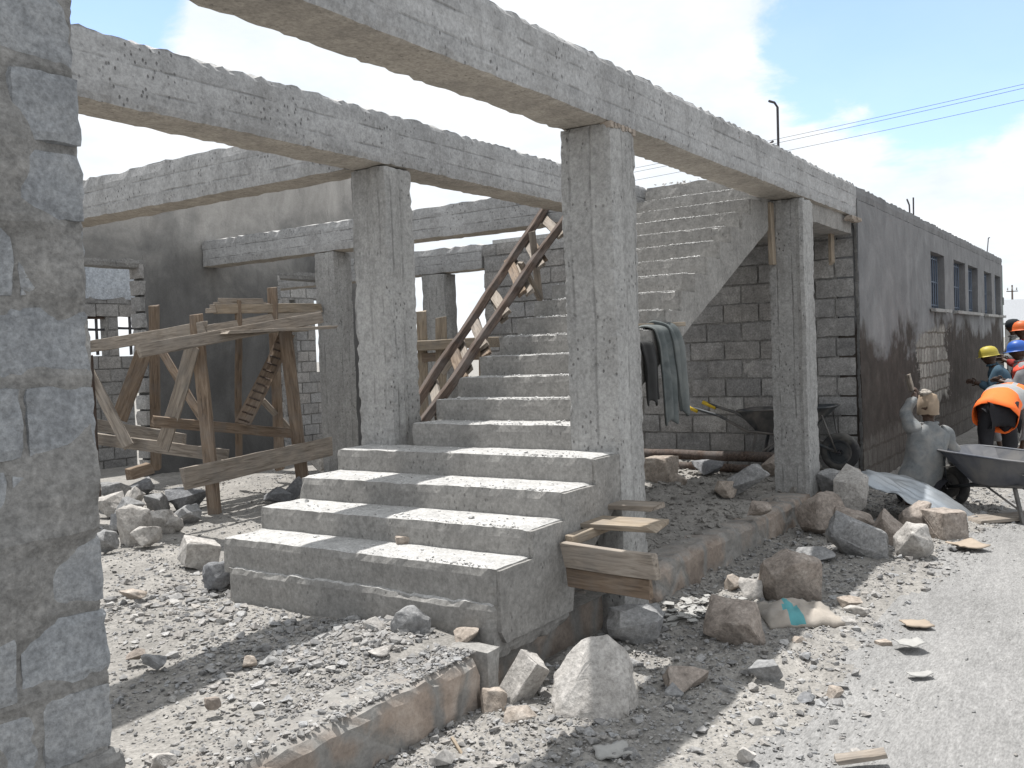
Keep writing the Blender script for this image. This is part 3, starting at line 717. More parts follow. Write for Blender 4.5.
# rails
pk('rail', X60, (90, 424), X60, (184, 440), 12, .035, WG, seed=17)
pk('rail', Y72, (153, 421), Y72, (300, 434), 10, .035, WB, seed=18)
pk('rail', X5, (92, 438), Y7, (228, 456), 12, .035, WG, seed=19)
Y67 = lambda x, y: ony(x, y, 6.86)
pk('rail', Y67, (184, 479), Y67, (332, 446), 20, .04, WG, seed=21)
tag(plank('offcut_block', Y7(150, 470)+Vector((0, .3, -.05)), Y7(172, 466)+Vector((0, .3, -.03)), .1, .08, WB, None, (0, 0, 1), 3), 'short timber offcut lying under the trestle', 'offcut')

# ------------------------------------------------------------------ crude ladder leaning from behind the stairs to the cross beam
ld = thing('timber_ladder', 'crude dark timber ladder leaning up beside the stairs to the cross beam', 'ladder', (4.9, 4.9, .25))
def rail_pts(p1, p2, ya, yb):
    a = ony(*p1, ya); b = ony(*p2, yb); d = (b-a).normalized(); lo = a-d*((a.z-.24)/d.z); return lo, b+d*.05
ra, rb = rail_pts((425, 390), (546, 207), 5.0, 5.02), rail_pts((446, 390), (566, 216), 4.62, 4.62)
nrm = ((ra[1]-ra[0]).cross(rb[0]-ra[0])).normalized()
plank('stile', *ra, .10, .065, WD, ld, nrm.cross((ra[1]-ra[0]).normalized()), 1, .012)
plank('stile', *rb, .10, .065, WD, ld, nrm.cross((rb[1]-rb[0]).normalized()), 2, .012)
if nrm.x > 0: nrm = -nrm
for i in range(10):
    t_ = .12+.093*i; p = ra[0].lerp(ra[1], t_); q = rb[0].lerp(rb[1], t_-.035+random.uniform(-.012, .012)); d = (q-p).normalized()
    plank('rung', p-d*.2-nrm*.04+Vector((0, 0, random.uniform(-.02, .02))), q+d*.10-nrm*.04+Vector((0, 0, random.uniform(-.02, .02))), .09, .035, (WG, WB, WG)[i % 3], ld, (ra[1]-ra[0]).normalized(), 40+i)
for i, t_ in enumerate((.38, .5, .57, .66, .77, .86)):
    p = ra[0].lerp(ra[1], t_+.012); q = rb[0].lerp(rb[1], t_-.03); d = (q-p).normalized()
    plank('cross_board', p-d*.24-nrm*.075, q-d*(.02 if i % 2 else -.16)-nrm*.075, .085, .03, (WG, WG, WB)[i % 3], ld, (ra[1]-ra[0]).normalized(), 80+i)
for i, (p1, p2) in enumerate((((520, 262), (541, 300)), ((532, 232), (540, 300)))):
    plank('splint', ony(*p1, 4.7), ony(*p2, 4.7), .06, .03, WG, ld, nrm, 60+i)
# second work platform far behind the ladder
t2 = thing('plank_platform', 'low timber platform of pale boards far behind the ladder', 'platform', (8.2, 7, .2))
X9 = lambda x, y: onx(x, y, 8.9)
pk('deck_board', X9, (408, 346), X9, (496, 342), 10, .3, WP, t2, (0, 0, 1), 1)
pk('deck_board', X9, (412, 358), X9, (480, 355), 9, .05, WB, t2, seed=2)
pk('post', X9, (421, 312), X9, (424, 420), 10, .06, WP, t2, seed=3)
pk('post', X9, (441, 318), X9, (441, 420), 11, .06, WP, t2, seed=4)
pk('post', X9, (484, 340), X9, (484, 420), 10, .06, WB, t2, seed=5)
pk('brace', X9, (420, 400), X9, (452, 360), 8, .04, WG, t2, seed=6)

# ------------------------------------------------------------------ formwork boards between stairs and column
for i, (a, b, w, t, m, up_, lab) in enumerate((
    ((4.10, 2.48, .565), (4.12, 1.98, .545), .125, .04, WG, (0, 0, 1), 'grey formwork board on edge beside the lower steps, split at its end'),
    ((4.13, 2.48, .445), (4.14, 2.02, .43), .10, .04, WB, (0, 0, 1), 'brown formwork board on edge right under the grey split one'),
    ((4.45, 2.53, .668), (4.5, 2.13, .665), .25, .03, WP, (1, 0, 0), 'flat pale formwork board lying beside the stairs, nearer of the two'),
    ((4.73, 2.53, .72), (4.75, 2.24, .72), .17, .03, WG, (1, 0, 0), 'flat grey formwork board behind the pale one, touching the tall column'),
    ((4.12, 2.46, .63), (4.62, 2.44, .642), .05, .05, WP, (0, 0, 1), 'short pale batten under the flat formwork boards'))):
    tag(plank('formwork_board', a, b, w, t, m, None, up_, i), lab, 'board', 'formwork boards at the stairs')
tag(plank('nailed_board', (8.42, 2.77, 2.30), (8.42, 2.78, 2.86), .12, .04, WP, None, (1, 0, 0), 2), 'pale board nailed upright at the head of the right column', 'board')
tag(plank('hanging_board', (10.1, 2.7, 2.42), (10.1, 2.7, 2.79), .13, .03, WP, None, (1, 0, 0), 3), 'short pale board hanging below the landing near the building corner', 'board')
tag(rough('landing_packing', (9.95, 10.36, 2.44, 2.54, 2.84, 2.895), M['rock_tan'], None, res=.04, amp=.02, chip=.04, seed=4), 'crumbled tan mortar under the front beam at the building corner', 'mortar')

# ------------------------------------------------------------------ coat over the stair edge
ct = thing('work_coat', 'grey green work coat hung over the edge of the stairs behind the tall column', 'coat', (6.0, 2.75, 1.05))
def drape(name, x0, x1, path, mat, folds, seed, thick=.014, sway=0):
    nu, nv = 26, 30; v = []
    P_ = [Vector((0, a, b)) for a, b in path]; ln = [0]
    for a, b in zip(P_, P_[1:]): ln.append(ln[-1]+(b-a).length)
    for j in range(nv):
        s = ln[-1]*j/(nv-1); i = max(k for k in range(len(ln)) if ln[k] <= s+1e-6); i = min(i, len(P_)-2)
        q = P_[i].lerp(P_[i+1], (s-ln[i])/(ln[i+1]-ln[i]))
        f = j/(nv-1)
        for k in range(nu):
            u = k/(nu-1); x = x0+(x1-x0)*(u+(.5-u)*.22*f)+sway*f*f
            fo = (math.sin(u*folds*6.28+seed+f*1.2)*.5+.5+.4*noise.noise(Vector((u*6, f*2, seed))))*.032*min(1, f*2.2)
            v.append((x+.01*noise.noise(Vector((u*3, f*5, seed))), q.y-fo, q.z-.02*math.sin(u*9+seed)*(f > .9)+.012*noise.noise(Vector((u*5, f*5, seed)))))
    fc = [(j*nu+k, j*nu+k+1, (j+1)*nu+k+1, (j+1)*nu+k) for j in range(nv-1) for k in range(nu-1)]
    o = link(name, pydata(v, fc), mat, ct, smooth=True)
    so = o.modifiers.new('thick', 'SOLIDIFY'); so.thickness = thick; su = o.modifiers.new('sub', 'SUBSURF'); su.levels = su.render_levels = 1
    return o
drape('shell', 5.86, 6.17, [(3.115, 1.564), (2.995, 1.687), (2.875, 1.754), (2.795, 1.732), (2.770, 1.620), (2.755, 1.396), (2.745, 1.083)], M['coat'], 2.6, 1, sway=.02)
drape('sleeve', 6.08, 6.24, [(3.035, 1.598), (2.895, 1.771), (2.775, 1.743), (2.735, 1.620), (2.720, 1.352), (2.715, 1.128)], M['coat'], 1.2, 4, .03, sway=.03)
drape('lining', 5.66, 5.90, [(2.995, 1.452), (2.875, 1.620), (2.795, 1.642), (2.765, 1.508), (2.760, 1.229)], M['coat_dark'], 1.5, 2)
tag(plank('coat_peg', (6.25, 2.70, 1.765), (5.85, 3.15, 1.76), .03, .03, WP, None, (0, 0, 1), 2), 'thin stick holding up the coat on the stairs', 'stick')

# ------------------------------------------------------------------ poles and blocks on the floor behind the plinth
for i, (a, b, r_, m, lab) in enumerate((
    ((9.75, 5.35, .40), (9.6, 3.0, .42), .055, WD, 'long dark pole lying on top along the foot of the block end wall'),
    ((9.55, 5.2, .30), (9.45, 3.1, .31), .045, WD, 'thin brown pole lying below the dark one at the foot of the end wall'),
    ((9.1, 4.72, .46), (8.35, 3.98, .36), .055, WD, 'short bark covered log lying slanted in front of the poles'))):
    pts = [Vector(a).lerp(Vector(b), t_/10)+Vector((.02*noise.noise(Vector((t_*.4, i, 0))), 0, .02*noise.noise(Vector((t_*.4, i, 5))))) for t_ in range(11)]
    o = tag(tube('pole' if i < 2 else 'log', pts, [r_*(1+.1*noise.noise(Vector((t_, i, 3)))) for t_ in range(11)], m, seg=12), lab, 'pole' if i < 2 else 'log')
p = onz(657, 486, .27)
tag(rough('stone_block', (p.x-.1, p.x+.2, p.y-.16, p.y+.14, .22, .55), M['rock_tan'], None, res=.05, amp=.012, chip=.04, seed=5), 'squared yellowish stone block standing beside the tall column', 'block')

# ------------------------------------------------------------------ rocks that can be told apart
T, P_, B_, G_, D_ = (M['rock_'+k] for k in ('tan', 'pale', 'brown', 'grey', 'dark'))
RK = [
 # label, px, bottom y, w, h, mat, z, seed, deep, facet, npts, tilt, rz
 ('boulder', 'large pale angular boulder sunlit at the front, biggest rock on the street side', 597, 722, 88, 84, P_, 0, 9, .85, .5, 13, (0, 0), .0),
 ('rock', 'squared pale stone tipped on its corner, left of the large pale boulder', 523, 706, 26, 50, P_, 0, 14, 1.1, .95, 26, (.35, .5), .6),
 ('rock', 'small pinkish stone at the left of the tipped squared stone', 495, 719, 28, 29, T, 0, 22, .9, .5, 14, (0, 0), 0),
 ('rock', 'small flat pinkish stone just below the tipped squared stone', 521, 729, 38, 22, T, 0, 23, .8, .6, 13, (0, .1), .4),
 ('boulder', 'dark dusty rounded boulder at the foot of the tall column, behind the large pale one', 638, 650, 68, 40, G_, 0, 31, .8, .2, 24, (0, 0), 0),
 ('boulder', 'brown angular boulder in front of the cement sack', 740, 652, 64, 52, B_, 0, 41, .85, .6, 14, (0, 0), .3),
 ('boulder', 'brown blocky boulder behind the cement sack, top in shade', 793, 605, 56, 52, B_, 0, 152, .9, .72, 24, (.05, .05), .25),
 ('boulder', 'long grey slab shaped boulder leaning to the right, in front of the rock pile', 862, 562, 68, 44, G_, 0, 52, .6, .7, 16, (0, .35), .1),
 ('boulder', 'pale pitted boulder at the right end of the rock pile', 921, 560, 40, 38, P_, 0, 55, .9, .7, 20, (0, 0), .2),
 ('boulder', 'brown rounded boulder against the foundation at the left end of the rock pile', 828, 538, 48, 46, B_, .0, 57, 1.0, .35, 18, (-.2, -.2), .2),
 ('boulder', 'long pale boulder slanted on top of the brown one, left of the pile', 853, 512, 56, 38, P_, .12, 59, .9, .6, 15, (-.1, -.55), .2),
 ('rock', 'reddish rounded rock wedged between the slanted pale boulder and the grey slab boulder', 857, 535, 42, 24, B_, .05, 61, .8, .3, 20, (0, .3), 0),
 ('rock', 'brown rock under the near corner of the metal sheet, right of the reddish one', 889, 545, 36, 34, B_, .0, 66, 1.0, .5, 16, (0, 0), 0),
 ('rock', 'squared brown block right under the metal sheet', 949, 539, 30, 28, B_, 0, 67, 1.2, .9, 24, (0, 0), .2),
 ('rock', 'brown rock in deep shade under the middle of the metal sheet', 918, 532, 40, 30, B_, .02, 68, 1.0, .5, 16, (0, 0), .2),
 ('rock', 'bluish grey rock standing at the foot of the right column', 832, 500, 32, 32, G_, .15, 71, .8, .5, 13, (0, 0), 0),
 ('rock', 'flat grey rock with a sunlit left edge, in front of the grey slab boulder', 819, 567, 44, 20, G_, 0, 74, .8, .6, 14, (0, .08), 0),
 ('rock', 'dull brown rock halfway between the pale boulder and the brown boulder', 690, 697, 46, 28, B_, 0, 76, .8, .5, 14, (0, .15), 0),
 ('rock', 'small grey cube shaped rock left of the dull brown rock', 674, 704, 20, 18, G_, 0, 77, .9, .8, 18, (0, 0), .3),
 ('rock', 'grey wedge shaped rock lit on top at the edge of the shade', 767, 688, 36, 26, G_, 0, 79, .7, .5, 12, (0, -.1), .2),
 ('rock', 'small sunlit tan stone behind the brown boulder', 737, 596, 22, 21, T, 0, 81, .9, .5, 13, (0, 0), 0),
 ('rock', 'pale sunlit wedge between the two brown boulders', 754, 604, 30, 26, P_, 0, 83, .8, .5, 11, (0, .3), 0),
 ('rock', 'small tan stone at the sunlit edge right of the blocky brown boulder, rear of two', 851, 609, 24, 11, T, 0, 85, .8, .5, 12, (0, 0), 0),
 ('rock', 'small pale stone at the sunlit edge right of the blocky brown boulder, front of two', 858, 619, 24, 12, P_, 0, 86, .8, .5, 12, (0, 0), 0),
 ('brick', 'small reddish brick lying alone on the dusty road', 885, 650, 15, 9, T, 0, 87, .8, .98, 30, (0, 0), .3),
 ('rock', 'round reddish stone on the gravel below the wedge rock', 836, 699, 18, 12, T, 0, 88, .8, .3, 20, (0, 0), 0),
 ('rock', 'dark stone in the sunlit gravel left of the round reddish stone', 808, 706, 20, 12, D_, 0, 89, .8, .5, 12, (0, 0), 0),
 ('rock', 'white lump of lime at the bottom edge of the gravel', 748, 766, 20, 18, P_, 0, 90, .8, .4, 14, (0, 0), 0),
 ('rock', 'tan stone under the front edge of the cement sack', 803, 650, 20, 14, T, 0, 91, .8, .4, 14, (0, 0), 0),
 ('rock', 'pale stone right of the cement sack', 848, 630, 20, 14, P_, 0, 92, .8, .4, 14, (0, 0), 0),
 # on the porch floor
 ('rock', 'tan stone leaning on the front of the lowest step', 366, 611, 27, 26, T, .27, 101, .8, .55, 11, (.2, .2), 0),
 ('rock', 'crumbly grey lump of dried mortar in the gravel below the lowest step', 411, 639, 40, 33, G_, .27, 103, .9, .2, 30, (0, 0), 0),
 ('rock', 'tan pebble on the end of the foundation wall below the steps', 466, 644, 27, 16, T, .26, 105, .8, .4, 13, (0, 0), 0),
 ('rock', 'round dark grey rock at the left end of the lowest step', 219, 588, 34, 26, D_, .26, 107, .9, .3, 22, (0, 0), 0),
 ('rock', 'pale cut block left of the round dark rock', 198, 566, 36, 25, P_, .26, 109, .9, .85, 20, (.1, .25), .5),
 ('rock', 'flat pale stone in the gravel between the dark rock and the tan stone', 270, 599, 28, 12, P_, .26, 111, .8, .6, 13, (0, 0), 0),
 ('rock', 'flat tan stone alone on the sunlit dirt by the block pier', 130, 600, 28, 10, T, .26, 113, .8, .6, 12, (0, .1), 0),
 ('rock', 'reddish stone on the sunlit floor nearest the foundation wall', 212, 710, 18, 13, B_, .26, 115, .8, .4, 14, (0, 0), 0),
 ('rock', 'reddish stone on the gravel in the middle of the porch', 249, 668, 16, 12, T, .26, 117, .8, .4, 14, (0, 0), 0),
 ('rock', 'grey stone in the shade strip on the porch gravel, left of two', 135, 662, 22, 12, B_, .26, 119, .8, .4, 14, (0, 0), 0),
 ('rock', 'flat grey stone in the shade strip on the porch gravel, right of two', 152, 668, 24, 14, G_, .26, 121, .8, .4, 14, (0, .1), 0),
 ('rock', 'flat pale stone on the ground at the very bottom left beside the pier', 160, 768, 28, 15, P_, .26, 123, .8, .6, 14, (0, .1), 0),
 ('rock', 'grey stone on the gravel in front of the mortar lump', 378, 662, 22, 14, P_, .27, 124, .8, .5, 14, (0, .1), 0),
 ('rock', 'pale stone leaning against the left side of the mortar lump', 376, 636, 26, 20, P_, .27, 126, .8, .5, 14, (0, .1), 0),
 ('rock', 'grey angular rock leaning behind the third step, upper of two', 292, 500, 20, 26, D_, .26, 127, .9, .6, 12, (0, .3), 0),
 ('rock', 'dark rock beside the third step, lower of two', 278, 503, 28, 16, D_, .26, 128, .9, .5, 14, (0, .1), 0),
 ('brick', 'broken tan brick on the lowest step tread', 404, 544, 18, 8, T, .598, 129, .9, .95, 24, (0, 0), .2),
 ('rock', 'white stone heap behind the end of the fourth step', 318, 470, 22, 24, P_, .26, 131, .9, .4, 14, (0, 0), 0),
 # shaded floor right of the stairs
 ('rock', 'grey angular rock at the foot of the right column, on the dirt mound', 749, 495, 40, 32, G_, .3, 133, .8, .5, 12, (0, 0), 0),
 ('rock', 'flat dark slab in the dirt behind the grey angular rock', 712, 474, 32, 12, D_, .3, 135, 1.2, .7, 12, (0, 0), 0),
 ('rock', 'brown squared rock between the angular rock and the right column', 770, 475, 18, 24, B_, .3, 137, .9, .8, 16, (0, 0), 0),
 ('rock', 'small brown stone on the dirt left of the grey angular rock', 727, 497, 24, 16, T, .3, 139, .9, .5, 14, (0, 0), 0),
 ('rock', 'tan stone at the foot of the yellowish block', 679, 487, 18, 16, T, .3, 141, .9, .5, 14, (0, 0), 0),
 ('rock', 'brown stone on the front lip of the shaded foundation', 760, 515, 26, 14, B_, .3, 143, .9, .5, 14, (0, 0), 0),
]
# heap of stones left of the trestle
PILE = [(106, 517, 26, 20, P_, 'yellowish pale stone at the left of the heap by the pier, middle row'), (131, 543, 30, 34, P_, 'large bluish white stone at the front of the heap'), (104, 552, 24, 20, G_, 'grey block at the lower left of the heap beside the pier'),
 (144, 546, 24, 18, P_, 'pale cube at the front right of the heap'), (121, 533, 22, 18, G_, 'grey stone behind the large bluish white stone'), (132, 508, 20, 20, P_, 'pale pointed stone on top of the heap'),
 (126, 519, 26, 20, G_, 'brownish grey stone at the centre of the heap'), (157, 514, 28, 20, G_, 'big round grey stone right of centre in the heap'), (160, 533, 30, 22, P_, 'pale slanted stone at the front of the heap, right of the cube'),
 (183, 525, 30, 18, G_, 'flat grey block at the right end of the heap'), (184, 510, 34, 20, D_, 'dark slab lying at the back right of the heap'), (112, 502, 24, 18, G_, 'grey stone at the back left of the heap'), (139, 494, 24, 14, D_, 'dark grey stone at the very back of the heap'),
 (144, 527, 20, 14, B_, 'brown stone low in the middle of the heap'), (172, 533, 16, 16, P_, 'small pale stone between the slanted stone and the flat block')]
for i, (x, y, w, h, m, lab) in enumerate(PILE): RK.append(('rock', lab, x, y, w*1.12, h*1.1, m, .25, 200+i*3, .9, .6, 13, (0, .15*((i % 3)-1)), .4*(i % 4)))
for i, (nm, lab, x, y, w, h, m, z, sd, dp, fc, npt, tl, rz) in enumerate(RK):
    grp = 'heap of stones by the pier' if sd >= 200 else ('rocks along the street side' if i < 29 else 'stones on the porch floor')
    rock(nm, lab, x, y, w, h, m, z, sd, dp, fc, npt, tl, rz, grp, 'brick' if nm == 'brick' else 'rock',
         pts=[(-.5, -.15, -.2), (-.32, -.45, -.5), (.22, -.5, -.46), (.27, -.46, -.2), (-.46, -.32, -.3), (.5, .0, -.3), (.48, .05, .1), (.2, .1, .5), (-.08, .16, .42), (.44, .1, .26), (-.46, .1, .05), (-.34, .16, .22), (-.3, .5, -.4), (.4, .5, -.4), (.2, .45, .2), (.42, -.3, -.42)] if sd == 9 else None)

# ------------------------------------------------------------------ gravel and crumbs (uncountable)
def template(seed, n):
    rnd = random.Random(seed); bm = bmesh.new()
    for _ in range(n):
        v = Vector((rnd.gauss(0, 1), rnd.gauss(0, 1), rnd.gauss(0, 1))).normalized(); bm.verts.new(v*.5*rnd.uniform(.75, 1))
    bmesh.ops.convex_hull(bm, input=bm.verts)
    bmesh.ops.delete(bm, geom=[v for v in bm.verts if not v.link_faces], context='VERTS'); bm.verts.index_update()
    r = (np.array([v.co[:] for v in bm.verts]), [[v.index for v in f.verts] for f in bm.faces]); bm.free(); return r
TPL = [template(s, 9+s % 4) for s in range(10)]
def gravel(name, spots, mat, seed, label=None):
    rnd = random.Random(seed); V = []; Fc = []; b = 0
    for (x, y, z, s) in spots:
        co, fs = TPL[rnd.randrange(10)]; a = rnd.random()*6.283; ca, sa = math.cos(a), math.sin(a)
        sc = np.array((s*rnd.uniform(.8, 1.35), s*rnd.uniform(.7, 1.1), s*rnd.uniform(.45, .8)))
        p = co*sc; tl = rnd.uniform(-.4, .4); p = np.stack((p[:, 0], p[:, 1]*math.cos(tl)-p[:, 2]*math.sin(tl), p[:, 1]*math.sin(tl)+p[:, 2]*math.cos(tl)), 1)
        q = np.stack((p[:, 0]*ca-p[:, 1]*sa+x, p[:, 0]*sa+p[:, 1]*ca+y, p[:, 2]+z+sc[2]*.18), 1)
        V.append(q); Fc += [[i+b for i in f] for f in fs]; b += len(q)
    me = bpy.data.meshes.new(name); me.from_pydata(np.concatenate(V).tolist(), [], Fc); me.materials.append(mat)
    o = bpy.data.objects.new(name, me); col.objects.link(o); o['kind'] = 'stuff'
    if label: o['label'] = label
    return o
rnd = random.Random(21)
def size(big=.05): return min(big*1.6, .008+rnd.expovariate(1/.008))*(1 if rnd.random() > .03 else 1.8)
sp = []
while len(sp) < 30000:                                                # street margin
    x = 1.9+9.5*rnd.random()**1.7; y = rnd.uniform(.1, 2.5)
    d = (y-road_edge(x)+.35+.5*noise.noise(Vector((x*1.3, y*1.3, 3))))/.8
    if rnd.random() > max(.018, min(1, d)): continue
    sp.append((x, y, gz(x, y), size()*(1 if d > .2 else .7)))
for _ in range(420):
    x = 2.2+8.0*rnd.random()**1.3; y = rnd.uniform(.9, 2.42)
    if y > road_edge(x)-.1: sp.append((x, y, gz(x, y), rnd.uniform(.035, .085)))
gravel('gravel', sp, M['gravel'], 3, 'loose grey gravel and rubble along the foot of the foundation')
sp = []
while len(sp) < 24000:                                                # porch floor
    x = rnd.uniform(1.6, 8); y = 2.5+7*rnd.random()**1.6
    if 3.5 < x < 8.7 and 2.5 < y < 4.45: continue
    cl = noise.noise(Vector((x*.9, y*.9, 6)))
    d = .09+.7*max(0, cl-.05)+.9*math.exp(-((x-3.3)/.8)**2-((y-3.1)/.8)**2)+.4*math.exp(-((x-3.4)/.5)**2-((y-4.4)/.5)**2)
    if rnd.random() > d: continue
    z = fz(x, y) if y > 2.78 else .272
    if y < 2.78 and x > 3.34: continue
    sp.append((x, y, z, size(.045)))
for _ in range(420):
    if rnd.random() < .55: x, y = rnd.gauss(3.25, .35), rnd.gauss(3.2, .4)
    else: x, y = rnd.gauss(3.45, .3), rnd.gauss(4.6, .35)
    if y < 2.8 or (x > 3.5 and y < 4.45): continue
    sp.append((x, y, fz(x, y), rnd.uniform(.03, .085)))
gravel('porch_gravel', sp, M['gravel'], 4, 'crushed stone and dust spread over the sunlit porch floor')
sp = []
while len(sp) < 7000:                                                 # shaded dirt right of the stairs
    x = rnd.uniform(5.0, 10.2); y = rnd.uniform(2.62, 5.2)
    sp.append((x, y, fz(x, y), size(.05)*(1.5 if rnd.random() > .12 else 3.2)))
gravel('dirt_clods', sp, M['soil'], 5, 'shaded loose earth and clods between the stairs and the end wall')
sp = []
for i in range(18):                                                   # crumbs on treads
    n = 70 if i < 6 else 30; yl, yr = (4.4, 2.56) if i < 4 else (4.0, 2.83)
    for _ in range(n):
        sp.append((xn[i]+rnd.uniform(.02, .26)*(1 if rnd.random() < .5 else .9), yr+(yl-yr)*rnd.random(), zn[i], rnd.uniform(.006, .022)*(2.2 if rnd.random() < .05 else 1)))
    for _ in range(int(n*.8) if i < 5 else 330):
        y = yr+.02+abs(rnd.gauss(0, .55 if i > 7 else .4))
        if y > yl: continue
        b = max(0, noise.noise(Vector((y*2.3, i*3.1, 0)))+.25)
        sp.append((xn[i]+.012+abs(rnd.gauss(0, .02)), y, zn[i], rnd.uniform(.007, .018)+(b*.035*rnd.random() if i > 7 else 0)))
for _ in range(60): sp.append((8.73+rnd.random()*.3, rnd.uniform(2.86, 4.1), 3.24, rnd.uniform(.02, .06)))
M['crumb'] = earth('lime_crumbs', [(.3, (.36, .355, .345)), (.5, (.46, .455, .445)), (.7, (.55, .545, .535))], 6, 60, .5, .004)
gravel('stair_crumbs', sp, M['crumb'], 6, 'crumbs of concrete scattered on the stair treads')
# straw, paper and plaster litter in the sunny gap by the brown boulder
V = []; Fc = []
for i in range(90):
    x = rnd.gauss(5.15, .22); y = rnd.gauss(2.22, .11); z = gz(x, y)+.012+rnd.random()*.012; a = rnd.random()*6.28; L = rnd.uniform(.012, .05); W = rnd.uniform(.004, .022); u = Vector((math.cos(a), math.sin(a), rnd.uniform(-.2, .2))); w_ = Vector((-u.y, u.x, rnd.uniform(-.3, .3)))
    b = len(V); c = Vector((x, y, z)); V += [c-u*L-w_*W, c+u*L-w_*W*.7, c+u*L*.8+w_*W, c-u*L*.9+w_*W]; V += [q+Vector((0, 0, .003)) for q in V[b:b+4]]
    Fc += [[b, b+1, b+2, b+3], [b+7, b+6, b+5, b+4]]+[[b+k, b+4+k, b+4+(k+1) % 4, b+(k+1) % 4] for k in range(4)]
me = pydata(V, Fc); me.materials.append(M['paper']); o = bpy.data.objects.new('paper_litter', me); col.objects.link(o); o['kind'] = 'stuff'; o['label'] = 'pale paper and plaster litter in the sunny gap behind the brown boulder'

# flat litter pieces
def scrap(name, label, px, py, wpx, hpx, mat, rz=0, t=.006, curl=.02, z=0, seed=0):
    g = onz(px, py, z); D = depth(g); L = wpx*D/F; g2 = onz(px, py-hpx, z); W = max(.03, (g2-g).length*.8); n = 9; m = 6; v = []
    rr = random.Random(seed)
    for j in range(m):
        for i in range(n):
            u, w = i/(n-1)-.5, j/(m-1)-.5
            e = 1+.16*noise.noise(Vector((u*4, w*4, seed)))
            q = Matrix.Rotation(rz, 3, 'Z') @ (RR*u*L*e+DR*w*W*e*(1-.4*abs(u)))
            p = g+q+DR*W*.4; v.append((p.x, p.y, gz(p.x, p.y)+.014+curl*.5*(u*u*2+.6*noise.noise(Vector((u*3, w*3, seed))))+curl*.5))
    f = [(j*n+i, j*n+i+1, (j+1)*n+i+1, (j+1)*n+i) for j in range(m-1) for i in range(n-1)]
    o = link(name, pydata(v, f), mat, None, smooth=True); so = o.modifiers.new('t', 'SOLIDIFY'); so.thickness = t
    return tag(o, label, name.replace('_', ' '))
scrap('card_scrap', 'twisted strip of brown card on the road near the metal sheet', 975, 553, 30, 9, M['card'], .2, .008, .05, seed=1)
scrap('card_scrap', 'oval flake of pale card on the road right of the cement sack', 922, 632, 26, 10, M['card'], 0, .008, .02, seed=2)
scrap('paper_scrap', 'pale torn paper strip on the road below the oval card flake', 913, 656, 30, 8, M['paper'], .3, .004, .05, seed=3)
scrap('paper_scrap', 'thin white paper sliver on the road, nearest of the scraps', 922, 681, 24, 5, M['paper'], .1, .004, .02, seed=4)
scrap('plaster_scrap', 'flat pale plaster flake in the gravel at the bottom edge below the large boulder', 614, 768, 36, 16, M['paper'], .1, .012, .01, seed=5)
tag(plank('board_offcut', onz(836, 760, .035), onz(886, 753, .04), .06, .018, WG, None, (DR.x, DR.y, 0), 3), 'flat grey board offcut lying in the gravel at the bottom edge', 'board')
tag(plank('stick', onz(452, 738, .05), onz(466, 762, .03), .012, .012, WP, None, (0, 0, 1), 3), 'thin pale stick in the gravel below the left foundation wall', 'stick')

# cement sack with a teal print
sk = thing('cement_sack', 'flattened paper cement sack with a teal mark lying among the brown boulders', 'sack', onz(808, 634, 0))
def sackpt(u, w, s):
    g = onz(770, 637, 0).lerp(onz(846, 631, 0), u); p = g+DR*(.42*w)*(1-.25*u)
    th = .055*(max(0, 1-(2*u-1)**4))*(max(0, 1-(2*w-1)**4)); n_ = noise.noise(Vector((u*4, w*4, 2)))*.035+noise.noise(Vector((u*11, w*9, 3)))*.014
    return Vector((p.x, p.y, gz(p.x, p.y)+.02+(th+n_*(th*9+.2) if s else 0)))
nu, nw = 26, 16
v = [sackpt(i/(nu-1), j/(nw-1), 1) for j in range(nw) for i in range(nu)]; nb = len(v); v += [sackpt(i/(nu-1), j/(nw-1), 0)-Vector((0, 0, .02)) for j in range(nw) for i in range(nu)]
f = [(j*nu+i, j*nu+i+1, (j+1)*nu+i+1, (j+1)*nu+i) for j in range(nw-1) for i in range(nu-1)]; tealf = []
for j in range(nw-1):
    for i in range(nu-1): tealf.append(1 if (6 < i < 12 and j < 9-abs(i-9)*1.2) or (7 < i < 10 and j >= 8) else 0)
f += [tuple(q+nb for q in reversed(t_)) for t_ in f[:]]
bd = [(i, i+1) for i in range(nu-1)]+[(i*nu+nu-1, (i+1)*nu+nu-1) for i in range(nw-1)]+[((nw-1)*nu+i+1, (nw-1)*nu+i) for i in range(nu-1)]+[((i+1)*nu, i*nu) for i in range(nw-1)]
f += [(b, a, a+nb, b+nb) for a, b in bd]
o = link('paper_bag', pydata(v, f), [M['sack'], M['teal']], sk, smooth=True)
o.data.polygons.foreach_set('material_index', tealf+[0]*(len(f)-len(tealf)))

# metal sheet leaning over the rocks
ms = [onz(846, 478, .42), onz(987, 530, .06), onz(958, 502, .16), onz(868, 470, .45)]
ms = [atd(850, 476, 8.3), atd(934, 521, 7.8), atd(990, 526, 8.15), atd(868, 470, 8.7)]
V = []; nu, nw = 60, 24
for j in range(nw):
    for i in range(nu):
        u, w = i/(nu-1), j/(nw-1)
        p = ms[0].lerp(ms[1], u).lerp(ms[3].lerp(ms[2], u), w); e = noise.noise(Vector((u*9, 3, 0)))*.03*(1-w)
        p += DR*e; p.z += .09*math.sin(u*3.14)*w+.012*math.sin(w*44)+.05*noise.noise(Vector((u*2.4, w*2.4, 4)))+.02*noise.noise(Vector((u*8, w*6, 4)))+.05*math.sin(u*3.1)*.5
        V.append(p)
o = link('metal_sheet', pydata(V, [(j*nu+i, j*nu+i+1, (j+1)*nu+i+1, (j+1)*nu+i) for j in range(nw-1) for i in range(nu-1)]), M['zinc'], None, smooth=True)
o.modifiers.new('t', 'SOLIDIFY').thickness = .006
